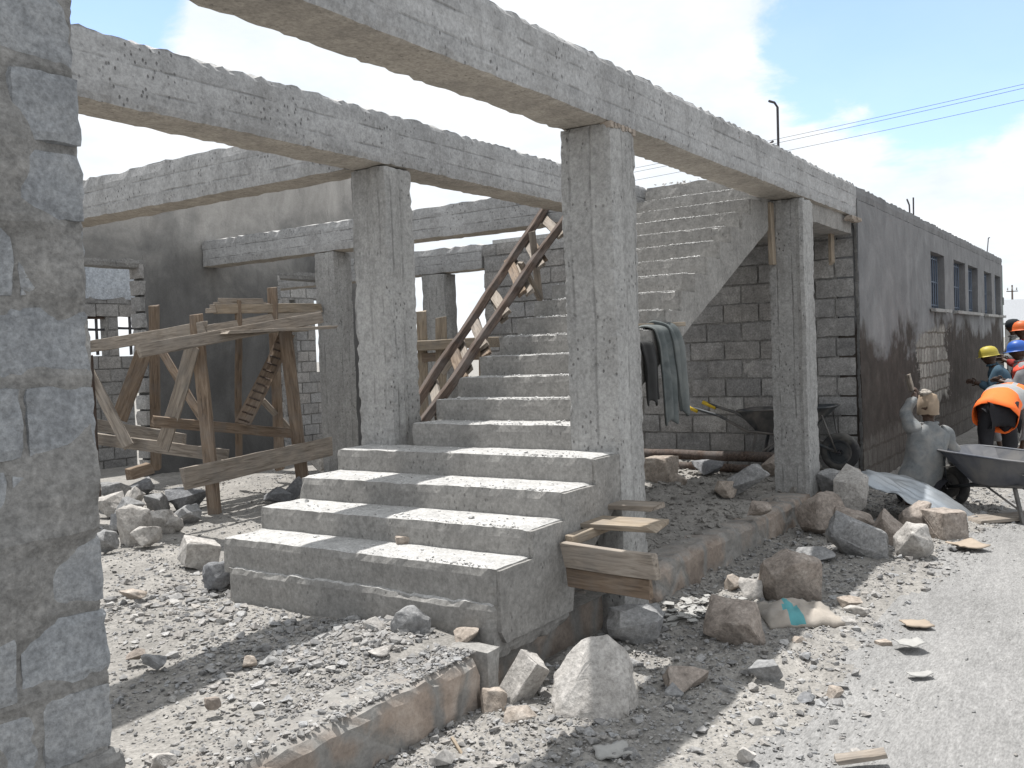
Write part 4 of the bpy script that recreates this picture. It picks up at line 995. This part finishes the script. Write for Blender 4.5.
tag(o, 'crumpled pale zinc sheet leaning over the rocks behind the kneeling worker', 'metal sheet')
g = onz(1003, 541, 0)
tag(plank('floor_plank', onz(972, 520, .03), onz(1075, 512, .03), .25, .03, WG, None, (DR.x, DR.y, 0), 3), 'grey plank lying on the ground under the barrow at the right edge', 'plank')

# ------------------------------------------------------------------ wheelbarrows
def barrow(label, origin, fdir, tray_mat, group='wheelbarrows', load=True, tip=0.0, hz=.66):
    t = thing('wheelbarrow', label, 'wheelbarrow', origin, group)
    f = Vector((fdir[0], fdir[1], 0)).normalized(); l = Vector((-f.y, f.x, 0)); o = Vector(origin)
    W = lambda x, y, z: o+f*x+l*y+Vector((0, 0, z))
    # tray: double skinned open pan
    zb = hz-.27; bot = [(-.22, -.19, zb), (.26, -.17, zb), (.26, .17, zb), (-.22, .19, zb)]
    top = [(-.42, -.33, hz-.02), (.58, -.30, hz+.02), (.58, .30, hz+.02), (-.42, .33, hz-.02)]
    bm = bmesh.new(); n = 6; rings = []
    def ringpt(q, k, inn):
        a = Vector(bot[q]).lerp(Vector(top[q]), k)
        c = Vector((.08, 0, a.z)); d = (c-a); d.z = 0; return a+d.normalized()*.012*inn
    levels = [(i/5, 0) for i in range(6)]+[(1.0, 1)]+[(i/5, 1) for i in range(4, -1, -1)]
    for k, inn in levels:
        r = []
        for q in range(4):
            a, b = ringpt(q, k, inn), ringpt((q+1) % 4, k, inn)
            for s in range(5):
                p = a.lerp(b, s/5+.0); ctr = Vector((.08, 0, p.z)); e = 1-.10*max(0, 1-abs(s/5-.0)*5)-.0
                p = ctr+(p-ctr)*e; p += n3(W(*p), 7, 3)*.006
                if inn: p.z += .004
                r.append(bm.verts.new(W(*p)))
        rings.append(r)
    m = len(rings[0])
    for a, b in zip(rings, rings[1:]):
        for q in range(m): bm.faces.new((a[q], a[(q+1) % m], b[(q+1) % m], b[q]))
    bm.faces.new(rings[0][::-1]); bm.faces.new(rings[-1])
    bmesh.ops.recalc_face_normals(bm, faces=bm.faces)
    tr = link('tray', from_bm(bm), tray_mat, t)
    rim = [W(*Vector(top[q]).lerp(Vector(top[(q+1) % 4]), s/5)) for q in range(4) for s in range(5)]
    ctr = W(.08, 0, hz); rim = [ctr+(p-ctr)*(1-.10*max(0, 1-abs((i % 5)/5)*5)) for i, p in enumerate(rim)]
    tube('rim', rim+[rim[0]], .011, tray_mat, tr, 8)
    if load:
        bm = bmesh.new(); g = []
        for i in range(15):
            for j in range(11):
                x, y = -.33+.82*i/14, -.25+.5*j/10; z = hz-.11+.05*noise.noise(Vector((x*5, y*5, 1)))-.10*max(abs(x-.08)/.45, abs(y)/.27)**3*.3
                g.append(bm.verts.new(W(x, y, z)))
        for i in range(14):
            for j in range(10): bm.faces.new((g[i*11+j], g[(i+1)*11+j], g[(i+1)*11+j+1], g[i*11+j+1]))
        link('cement_load', from_bm(bm), M['cement'], tr, smooth=True)
    for s in (-1, 1):
        h = tube('handle', [W(.60, .055*s, .2), W(.25, .14*s, zb-.02), W(-.3, .21*s, zb+.03), W(-.6, .25*s, zb+.2), W(-.98, .27*s, hz+.04)], .016, M['dark_paint'], t, 8)
        tube('grip', [W(-.84, .264*s, hz-.02), W(-1.0, .272*s, hz+.047)], .023, M['yellow_grip'], h, 8)
        lg = link('leg', tube_mesh([W(-.20, .20*s, zb+.01), W(-.30, .24*s, 0)], .019, 4), M['dark_paint'], t)
        tube('leg_brace', [W(-.28, .23*s, .1), W(.1, .17*s, zb-.01)], .010, M['dark_paint'], lg, 6)
        tube('fork_stay', [W(.60, .07*s, .2), W(.5, .22*s, hz-.06)], .009, M['dark_paint'], t, 6)
    # wheel
    wc = W(.62, 0, .2); prof = [(.125, -.03), (.15, -.042), (.18, -.04), (.197, -.022), (.2, 0), (.197, .022), (.18, .04), (.15, .042), (.125, .03)]
    def lathe(prof, seg=36, wob=0):
        bm = bmesh.new(); rs = []
        for i in range(seg):
            a = 6.28319*i/seg; rs.append([bm.verts.new(wc+f*math.cos(a)*r*(1+(.012 if (i % 2 and abs(y) < .03 and r > .19) else 0)*wob)+Vector((0, 0, math.sin(a)*r))+l*y) for r, y in prof])
        for i in range(seg):
            a, b = rs[i], rs[(i+1) % seg]
            for q in range(len(prof)-1): bm.faces.new((a[q], a[q+1], b[q+1], b[q]))
        bmesh.ops.recalc_face_normals(bm, faces=bm.faces); return from_bm(bm)
    wh = link('wheel', lathe([(.02, -.03), (.03, -.034), (.034, -.012), (.105, -.012), (.112, -.03), (.128, -.032), (.128, .032), (.112, .03), (.105, .012), (.034, .012), (.03, .034), (.02, .03)]), M['dark_paint'], t)
    link('tyre', lathe(prof+[(.125, -.03)], 48, 1), M['rubber'], wh, smooth=True)
    tube('axle', [wc-l*.08, wc+l*.08], .011, M['steel'], wh, 8)
    return t
w1 = onx(840, 445, 10.03)
barrow('dark wheelbarrow with yellow grips parked behind the right column against the block wall', (10.03, w1.y+.62, fz(10.03, w1.y)+.03), (0, -1), M['dark_paint'], load=False)
f2 = (-RR*.42+DR*.9).normalized(); l2 = Vector((-f2.y, f2.x, 0))
b2 = onz(1023, 524, .0)+f2*.30-l2*.24
barrow('grey wheelbarrow holding wet cement at the right edge in front of the workers', (b2.x, b2.y, 0), f2, M['grey_paint'], hz=.55)

# ------------------------------------------------------------------ people
def skin(nodes, edges, root, sub=2):
    me = bpy.data.meshes.new('skin'); names = list(nodes); ix = {n: i for i, n in enumerate(names)}
    me.from_pydata([tuple(nodes[n][0]) for n in names], [(ix[a], ix[b]) for a, b in edges], [])
    o = bpy.data.objects.new('skin_tmp', me); col.objects.link(o)
    md = o.modifiers.new('s', 'SKIN'); md.use_smooth_shade = True; md.branch_smoothing = .6
    for n in names:
        r = nodes[n][1]; r = r if isinstance(r, tuple) else (r, r); sv = me.skin_vertices[0].data[ix[n]]; sv.radius = r; sv.use_root = (n == root)
    su = o.modifiers.new('u', 'SUBSURF'); su.levels = su.render_levels = sub
    dg = bpy.context.evaluated_depsgraph_get(); ev = o.evaluated_get(dg); out = bpy.data.meshes.new_from_object(ev)
    bpy.data.objects.remove(o); bpy.data.meshes.remove(me)
    return out
def head_bm(bm, c, face, r=.098, tilt=0):
    """skull, jaw, nose, ears, brow; face is the horizontal direction it looks"""
    face = Vector(face).normalized(); upz = Vector((0, 0, 1)); side = upz.cross(face).normalized(); upv = face.cross(side)
    c = Vector(c); seg, rg = 20, 14; rows = []
    for i in range(rg+1):
        th = math.pi*i/rg; row = []
        for j in range(seg):
            ph = 2*math.pi*j/seg; x, y, z = math.sin(th)*math.cos(ph), math.sin(th)*math.sin(ph), math.cos(th)
            X, Y, Z = x*1.02, y*.80, z*1.2
            if z < -.1: X *= 1-.25*abs(z)*(1 if x > 0 else .9); Y *= 1-.32*abs(z)
            if x > .75 and abs(y) < .2: X += (.18 if -.32 < z < .0 else 0)*(1-abs(y)/.2)       # nose
            if x > .6 and .05 < z < .3 and .15 < abs(y) < .5: X -= .07                          # eye sockets
            if x > .6 and -.6 < z < -.45 and abs(y) < .3: X -= .05                              # mouth
            if abs(y) > .93 and abs(z) < .3: Y *= 1.16                                          # ears
            row.append(bm.verts.new(c+(face*X+side*Y+upv*Z)*r))
        rows.append(row)
    for a, b in zip(rows, rows[1:]):
        for j in range(seg):
            try: bm.faces.new((a[j], b[j], b[(j+1) % seg], a[(j+1) % seg]))
            except ValueError: pass
    bmesh.ops.remove_doubles(bm, verts=[v for r_ in (rows[0], rows[-1]) for v in r_], dist=1e-5)
def person(label, J, face, shirt, trousers, hat, vest=None, group=None):
    """J: world joints. body = one skinned mesh with hands; clothes are children"""
    V3 = lambda k: Vector(J[k]); fd = Vector(face).normalized(); base = V3('pelvis').copy(); base.z = 0
    t = thing('person', label, 'person', base, group)
    nodes = {'pelvis': (V3('pelvis'), .12), 'spine': (V3('spine'), .115), 'chest': (V3('chest'), .125), 'neck': (V3('neck'), .055), 'skull': (V3('head'), .06)}
    edges = [('pelvis', 'spine'), ('spine', 'chest'), ('chest', 'neck'), ('neck', 'skull')]
    for s in 'LR':
        nodes |= {s+'sh': (V3(s+'sh'), .062), s+'el': (V3(s+'el'), .042), s+'wr': (V3(s+'wr'), .028)}
        edges += [('chest', s+'sh'), (s+'sh', s+'el'), (s+'el', s+'wr')]
        d = (V3(s+'wr')-V3(s+'el')).normalized(); sd = d.cross(fd if abs(d.dot(fd)) < .9 else Vector((0, 0, 1))).normalized(); cu = sd.cross(d)
        nodes[s+'pa'] = (V3(s+'wr')+d*.06, (.036, .018)); edges.append((s+'wr', s+'pa'))
        nodes |= {s+'hip': (V3(s+'hip'), .085), s+'kn': (V3(s+'kn'), .058), s+'an': (V3(s+'an'), .04), s+'to': (V3(s+'to'), .034)}
        edges += [('pelvis', s+'hip'), (s+'hip', s+'kn'), (s+'kn', s+'an'), (s+'an', s+'to')]
    body = skin(nodes, edges, 'pelvis')
    bm = bmesh.new(); bm.from_mesh(body)
    for s in 'LR':                                          # fingers rooted in the palm
        d = (V3(s+'wr')-V3(s+'el')).normalized(); sd = d.cross(fd if abs(d.dot(fd)) < .9 else Vector((0, 0, 1))).normalized(); cu = sd.cross(d)
        p0 = V3(s+'wr')+d*.07
        for i, (off, L) in enumerate(((-.027, .072), (-.009, .082), (.009, .077), (.027, .06))):
            a = p0+sd*off; b = a+d*L*.55+cu*.006; c = b+d*L*.38+cu*L*.34; e = c+d*L*.1+cu*L*.25
            tube_mesh([a, b, c, e], [.0095, .009, .0082, .006], 6, True, bm)
        a = V3(s+'wr')+d*.03-sd*.026; tube_mesh([a, a+d*.028-sd*.028, a+d*.058-sd*.032+cu*.012], [.011, .0105, .008], 6, True, bm)
    head_bm(bm, J['head'], face)
    bm.to_mesh(body); bm.free(); link('body', body, M['skin'], t, smooth=True)
    # shirt: lofted torso with sleeves
    k = J.get('bulk', 1.0)
    def loft(rings_, sleeves, seg=28, cap=True):
        bm = bmesh.new(); rows = []
        for n_, (p, w_, d_, axd) in enumerate(rings_):
            axd = axd.normalized(); sd = (V3('Rsh')-V3('Lsh')); sd = (sd-axd*sd.dot(axd)).normalized(); fr = axd.cross(sd)
            row = []
            for q in range(seg):
                a = 6.2832*q/seg; ca, sa = math.cos(a), math.sin(a)
                row.append(bm.verts.new(p+sd*w_*math.copysign(abs(ca)**.85, ca)+fr*d_*math.copysign(abs(sa)**.85, sa)))
            rows.append(row)
        for a, b in zip(rows, rows[1:]):
            for q in range(seg): bm.faces.new((a[q], a[(q+1) % seg], b[(q+1) % seg], b[q]))
        if cap: bm.faces.new(rows[0][::-1]); bm.faces.new(rows[-1])
        for pts, rads in sleeves:
            P2 = []; R2 = []
            for n_ in range(len(pts)-1):
                for u in range(5): P2.append(pts[n_].lerp(pts[n_+1], u/5)); R2.append(rads[n_]*(1-u/5)+rads[n_+1]*u/5)
            P2.append(pts[-1]); R2.append(rads[-1]); tube_mesh(P2, R2, 14, True, bm)
        bmesh.ops.recalc_face_normals(bm, faces=bm.faces); return from_bm(bm)
    pe, sp_, ch, nk = V3('pelvis'), V3('spine'), V3('chest'), V3('neck'); a1, a2, a3 = sp_-pe, ch-sp_, nk-ch; ms_ = (V3('Lsh')+V3('Rsh'))/2; hw_ = (V3('Rsh')-V3('Lsh')).length/2
    tail = J.get('hem', .06)
    def torso(e, tl): return [(pe-a1.normalized()*tl, (.205+e)*k, (.155+e)*k, a1), (pe, (.195+e)*k, (.15+e)*k, a1), (pe.lerp(sp_, .6), (.178+e)*k, (.137+e)*k, a1), (sp_, (.176+e)*k, (.135+e)*k, a1+a2), (sp_.lerp(ch, .6), (.188+e)*k, (.14+e)*k, a2), (ch, max(hw_+.035, (.19+e)*k), (.135+e)*k, a2+a3), (ch.lerp(nk, .28), hw_+.05+e, .118+e, a3), (ch.lerp(nk, .5), hw_+.035+e, .10+e, a3), (ch.lerp(nk, .66), hw_*.7+e, .09+e, a3), (ch.lerp(nk, .82), .078+e, .075+e, a3), (ch.lerp(nk, .98), .066+e, .066+e, a3)]
    sl_ = [([ms_.lerp(V3(q+'sh'), .7), V3(q+'sh'), V3(q+'el'), V3(q+'el').lerp(V3(q+'wr'), .85)], (.08, .083, .064, .047)) for q in 'LR']
    def cloth(name, mesh, mat, fold=.012):
        for v in mesh.vertices: v.co += n3(v.co, 7, 4)*fold*1.3+n3(v.co, 17, 2)*fold*.7+n3(v.co, 38, 2)*fold*.25
        return link(name, mesh, mat, t, smooth=True)
    so_ = cloth('shirt', loft(torso(0, tail), sl_), shirt, .022); su = so_.modifiers.new('s', 'SUBSURF'); su.levels = su.render_levels = 1
    tn = {'pelvis': (V3('pelvis'), .15)}; te = []
    for s in 'LR':
        tn |= {s+'hip': (V3(s+'hip'), .11), s+'kn': (V3(s+'kn'), .082), s+'an': (V3(s+'kn').lerp(V3(s+'an'), .93), .065)}; te += [('pelvis', s+'hip'), (s+'hip', s+'kn'), (s+'kn', s+'an')]
    cloth('trousers', skin(tn, te, 'pelvis', 2), trousers)
    for s in 'LR':
        cloth('boot', skin({'a': (V3(s+'an'), .056), 'm': (V3(s+'an').lerp(V3(s+'to'), .5)-Vector((0, 0, .01)), .05), 't': (V3(s+'to'), .044)}, [('a', 'm'), ('m', 't')], 'a', 2), M['dark_paint'], .002)
    if vest:
        vm = loft(torso(.036, J.get('tail', .02))[:-1], [], 28, False)
        vo = cloth('vest', vm, vest, .016); vo.modifiers.new('t', 'SOLIDIFY').thickness = .006; vm.materials.append(M['reflect'])
        ax = (V3('chest')-V3('pelvis')); L = ax.length; ax.normalize(); o_ = vo.location+t.location; sdv = ax.cross(fd).normalized()
        for p in vm.polygons:
            c = p.center+o_-V3('pelvis'); h = c.dot(ax)/L; w = c.dot(sdv)
            if .52 < h < .64 or (h >= .64 and .085 < abs(w) < .125): p.material_index = 1
    # headgear
    kind, hm = hat; c = V3('head'); upv = (V3('head')-V3('neck')).normalized().lerp(Vector((0, 0, 1)), .6).normalized(); fx = (fd-upv*fd.dot(upv)).normalized(); sx = upv.cross(fx)
    bm = bmesh.new(); rings = []
    if kind == 'helmet': prof = [(.148, .012), (.132, .016), (.126, .03), (.124, .06), (.114, .10), (.09, .135), (.05, .155), (.008, .16)]
    elif kind == 'bag': prof = [(.094, -.06), (.098, -.03), (.097, .01), (.094, .05), (.088, .085), (.076, .115), (.055, .135), (.02, .14)]
    else: prof = [(.102, .0), (.108, .02), (.108, .06), (.095, .10), (.06, .128), (.008, .135)]
    for r, h in prof:
        rg = []
        for q in range(24):
            a = 6.2832*q/24; px = math.cos(a); rr_ = r*(1.0+(.16 if kind == 'helmet' and h < .014 and px > .3 else 0)*px)
            rg.append(bm.verts.new(c+fx*px*rr_*1.06+sx*math.sin(a)*rr_*.92+upv*h))
        rings.append(rg)
    for a, b in zip(rings, rings[1:]):
        for q in range(24): bm.faces.new((a[q], a[(q+1) % 24], b[(q+1) % 24], b[q]))
    bm.faces.new(rings[-1])
    if kind == 'bag':                                        # rolled folds and twisted ear of the paper hat
        for v in bm.verts: v.co += n3(v.co, 16, 2)*.014
        for v in bm.verts:
            h_ = (v.co-c).dot(upv)
            v.co += n3(v.co, 26, 9)*.010
    mo = link('helmet' if kind == 'helmet' else ('paper_hat' if kind == 'bag' else 'cap'), from_bm(bm), hm, t, smooth=True)
    if kind == 'bag':                                        # crumpled paper tied on top of the cap
        pm_ = rock_mesh(31, .13, .10, .085, 26, .1, 2.2); pm_.transform(Matrix.Translation(c+upv*.135+sx*.02))
        link('crumpled_paper', pm_, M['sack'], mo)
    tube('collar', [nk+ (sx*math.cos(a_)*.074+fx*math.sin(a_)*.07)-upv*.02 for a_ in np.linspace(0, 6.2832, 17)], .016, shirt, t, 8)
    return t
def J_(D, **k): return {n: atd(v[0], v[1], D+(v[2] if len(v) > 2 else 0)) for n, v in k.items()}
# man with his back to us working on the wall
J = J_(8.8, pelvis=(919, 480), spine=(925, 458), chest=(928, 440), neck=(929, 421), head=(928, 408), Lsh=(913, 428), Rsh=(944, 433), Lel=(905, 414, .12), Lwr=(914, 397, .28), Rel=(956, 456, .05), Rwr=(955, 470, .3),
       Lhip=(911, 488), Rhip=(929, 488), Lkn=(905, 496, .42), Rkn=(935, 496, .42), Lan=(908, 508, .15), Ran=(934, 508, .15), Lto=(908, 514, -.02), Rto=(934, 514, -.02))
for kx in ('Lkn', 'Rkn'): J[kx].z = max(.08, min(J[kx].z, .12))
for kx in ('Lan', 'Ran', 'Lto', 'Rto'): J[kx].z = .06
J['bulk'] = 1.0; J['hem'] = .09
person('kneeling worker in a grey shirt and brown paper hat, one arm raised to the wall', J, DR*.8-RR*.3, M['shirt'], M['trouser'], ('bag', M['bag']))
tag(plank('plaster_float', J['Lwr']+Vector((.0, .02, .07)), J['Lwr']+Vector((.03, .06, .22)), .10, .02, WG, None, (DR.x, DR.y, 0), 2), 'small wooden float held up against the wall by the kneeling worker', 'float')
# bending worker in orange vest
J = J_(10.6, pelvis=(997, 413), spine=(1001, 402, .15), chest=(1008, 397, .42), neck=(1016, 399, .60), head=(1021, 403, .74), Lsh=(991, 400, .46), Rsh=(1023, 400, .40), Lel=(994, 420, .62), Lwr=(1000, 446, .66), Rel=(1028, 420, .58), Rwr=(1022, 446, .64),
       Lhip=(987, 414), Rhip=(1007, 414), Lkn=(985, 446, .08), Rkn=(1010, 446, .08), Lan=(984, 474), Ran=(1011, 474), Lto=(985, 476, .18), Rto=(1012, 476, .18))
for kx in ('Lan', 'Ran'): J[kx].z = .08
for kx in ('Lto', 'Rto'): J[kx].z = .05
J['bulk'] = 1.02; J['tail'] = .10; J['hem'] = -.03
person('worker in a bright orange vest with grey strips bending forward, seen from behind the barrow', J, DR*.7+RR*.6+Vector((0, 0, -.3)), M['greyshirt'], M['trouser'], ('cap', M['black_hat']), M['orange'])
def standing(label, head, D, face, shirt, hat, vest, lean=(0, 0), reach=.22, group=None, drop=0.0):
    H = atd(*head, D); f = Vector(face).normalized(); s = Vector((-f.y, f.x, 0)); h = H.z+.02
    pel = Vector((H.x, H.y, h*.56))-f*lean[0]; ch = H.lerp(pel, .44)-f*.02; nk = H.lerp(pel, .17)
    J = dict(head=H, neck=nk, chest=ch, spine=ch.lerp(pel, .55), pelvis=pel)
    for k, q in (('L', 1), ('R', -1)):
        J[k+'sh'] = ch+s*.17*q+Vector((0, 0, .06)); J[k+'el'] = J[k+'sh']+s*.07*q+f*.10-Vector((0, 0, .25)); J[k+'wr'] = J[k+'el']+f*reach*.75-s*.08*q+Vector((0, 0, .06))
        J[k+'hip'] = pel+s*.09*q-Vector((0, 0, .05)); J[k+'kn'] = Vector((pel.x, pel.y, h*.29))+s*.12*q+f*(.06+lean[1]); J[k+'an'] = Vector((pel.x, pel.y, .08))+s*.13*q-f*.02; J[k+'to'] = J[k+'an']+f*.16-Vector((0, 0, .035))
    return person(label, J, f, shirt, M['trouser'], hat, vest, group)
standing('worker in a yellow helmet and slate blue shirt leaning towards the dark wall', (989, 357), 13.6, (-RR*.8+DR*.4), M['blueshirt'], ('helmet', M['yellow_hat']), None, (.22, .1))
standing('worker in a blue helmet with a red and grey vest over a pale shirt', (1018, 352), 12.6, (-RR*.8+DR*.5), M['greyshirt'], ('helmet', M['blue_hat']), M['redvest'], (.16, .08))
standing('worker in an orange helmet and dark red shirt at the right edge', (1022, 331), 14.4, (-RR*.7+DR*.6), M['redshirt'], ('helmet', M['orange_hat']), None, (.1, .0))
standing('worker with a dark cap and grey clothes, farthest of the group', (1013, 327), 15.4, (-RR*.9+DR*.2), M['shirt'], ('cap', M['black_hat']), None, (.05, 0))

# ------------------------------------------------------------------ sky and sun
SUN = Vector((.10, .30, 1)).normalized()
w = bpy.data.worlds.new('World'); C.world = w; w.use_nodes = True; nt = w.node_tree; nd = nt.nodes; lk = nt.links
bg_ = nd['Background']
sky = nd.new('ShaderNodeTexSky'); sky.sky_type = 'NISHITA'; sky.sun_disc = False; sky.sun_elevation = math.asin(SUN.z); sky.sun_rotation = math.atan2(SUN.x, SUN.y); sky.altitude = 1600; sky.air_density = 1.2; sky.dust_density = 1.0
tc = nd.new('ShaderNodeTexCoord')
def vm(op, a, b=None):
    n = nd.new('ShaderNodeVectorMath'); n.operation = op
    for i, v in enumerate((a, b)):
        if v is None: continue
        if hasattr(v, 'is_linked') or hasattr(v, 'links'): lk.new(v, n.inputs[i])
        else: n.inputs[i].default_value = v
    return n
def mm(op, a, b=None, clamp=False):
    n = nd.new('ShaderNodeMath'); n.operation = op; n.use_clamp = clamp
    for i, v in enumerate((a, b)):
        if v is None: continue
        if isinstance(v, (int, float)): n.inputs[i].default_value = v
        else: lk.new(v, n.inputs[i])
    return n.outputs[0]
D_ir = tc.outputs['Generated']; sx_ = nd.new('ShaderNodeSeparateXYZ'); lk.new(D_ir, sx_.inputs[0])
zz = mm('ADD', mm('MAXIMUM', sx_.outputs[2], 0.0), .22)
cb = nd.new('ShaderNodeCombineXYZ'); lk.new(mm('DIVIDE', sx_.outputs[0], zz), cb.inputs[0]); lk.new(mm('DIVIDE', sx_.outputs[1], zz), cb.inputs[1])
def nz(sc, det, ofs, rough=.55, dist=0.0):
    m = nd.new('ShaderNodeMapping'); lk.new(cb.outputs[0], m.inputs[0]); m.inputs['Location'].default_value = ofs
    n = nd.new('ShaderNodeTexNoise'); lk.new(m.outputs[0], n.inputs['Vector']); n.inputs['Scale'].default_value = sc; n.inputs['Detail'].default_value = det; n.inputs['Roughness'].default_value = rough; n.inputs['Distortion'].default_value = dist
    return n.outputs['Fac']
dens = mm('ADD', mm('MULTIPLY', nz(1.9, 10, (3.1, .7, 0), .6, .3), .85), mm('MULTIPLY', nz(.7, 4, (1.2, 5.5, 0)), .3))
# gaps of blue: towards the upper right and a little at the upper left
def gap(px, py, width, amt):
    d = ray(px, py).normalized(); n = vm('DOT_PRODUCT', D_ir, tuple(d)); return mm('MULTIPLY', mm('MULTIPLY', mm('SUBTRACT', n.outputs['Value'], math.cos(R(width))), 1/(1-math.cos(R(width))), True), amt)
dens = mm('SUBTRACT', dens, gap(950, -70, 13, .46)); dens = mm('SUBTRACT', dens, gap(975, 55, 6, .22)); dens = mm('SUBTRACT', dens, gap(105, 20, 8, .27)); dens = mm('SUBTRACT', dens, gap(560, 10, 7, .12)); dens = mm('ADD', dens, .115)
cov = nd.new('ShaderNodeMapRange'); lk.new(dens, cov.inputs[0]); cov.inputs[1].default_value = .40; cov.inputs[2].default_value = .52; cov.interpolation_type = 'SMOOTHSTEP'
shade = nd.new('ShaderNodeValToRGB'); lk.new(nz(2.6, 7, (7, 2, 0), .6), shade.inputs[0])
e = shade.color_ramp.elements; e[0].position = .3; e[0].color = (5.9, 6.45, 7.0, 1); e[1].position = .62; e[1].color = (7.5, 7.6, 7.7, 1)
skyc = nd.new('ShaderNodeMix'); skyc.data_type = 'RGBA'; skyc.blend_type = 'MULTIPLY'; skyc.inputs[0].default_value = 1; lk.new(sky.outputs[0], skyc.inputs[6]); skyc.inputs[7].default_value = (1.5, 1.55, 1.85, 1)
mx = nd.new('ShaderNodeMix'); mx.data_type = 'RGBA'; lk.new(mm('ADD', mm('MULTIPLY', cov.outputs[0], .84), .14), mx.inputs[0]); lk.new(skyc.outputs[2], mx.inputs[6]); lk.new(shade.outputs[0], mx.inputs[7])
lk.new(mx.outputs[2], bg_.inputs[0]); bg_.inputs[1].default_value = .1
sl = bpy.data.lights.new('sun', 'SUN'); so = bpy.data.objects.new('sun', sl); col.objects.link(so)
sl.energy = 4.3; sl.angle = R(.53); sl.color = (1, .975, .94); so.rotation_euler = SUN.to_track_quat('Z', 'Y').to_euler()
vs = C.view_settings; vs.view_transform = 'Standard'; vs.look = 'None'; vs.exposure = .56; vs.gamma = 1
C.cycles.max_bounces = 6; C.cycles.diffuse_bounces = 4; C.cycles.use_denoising = True
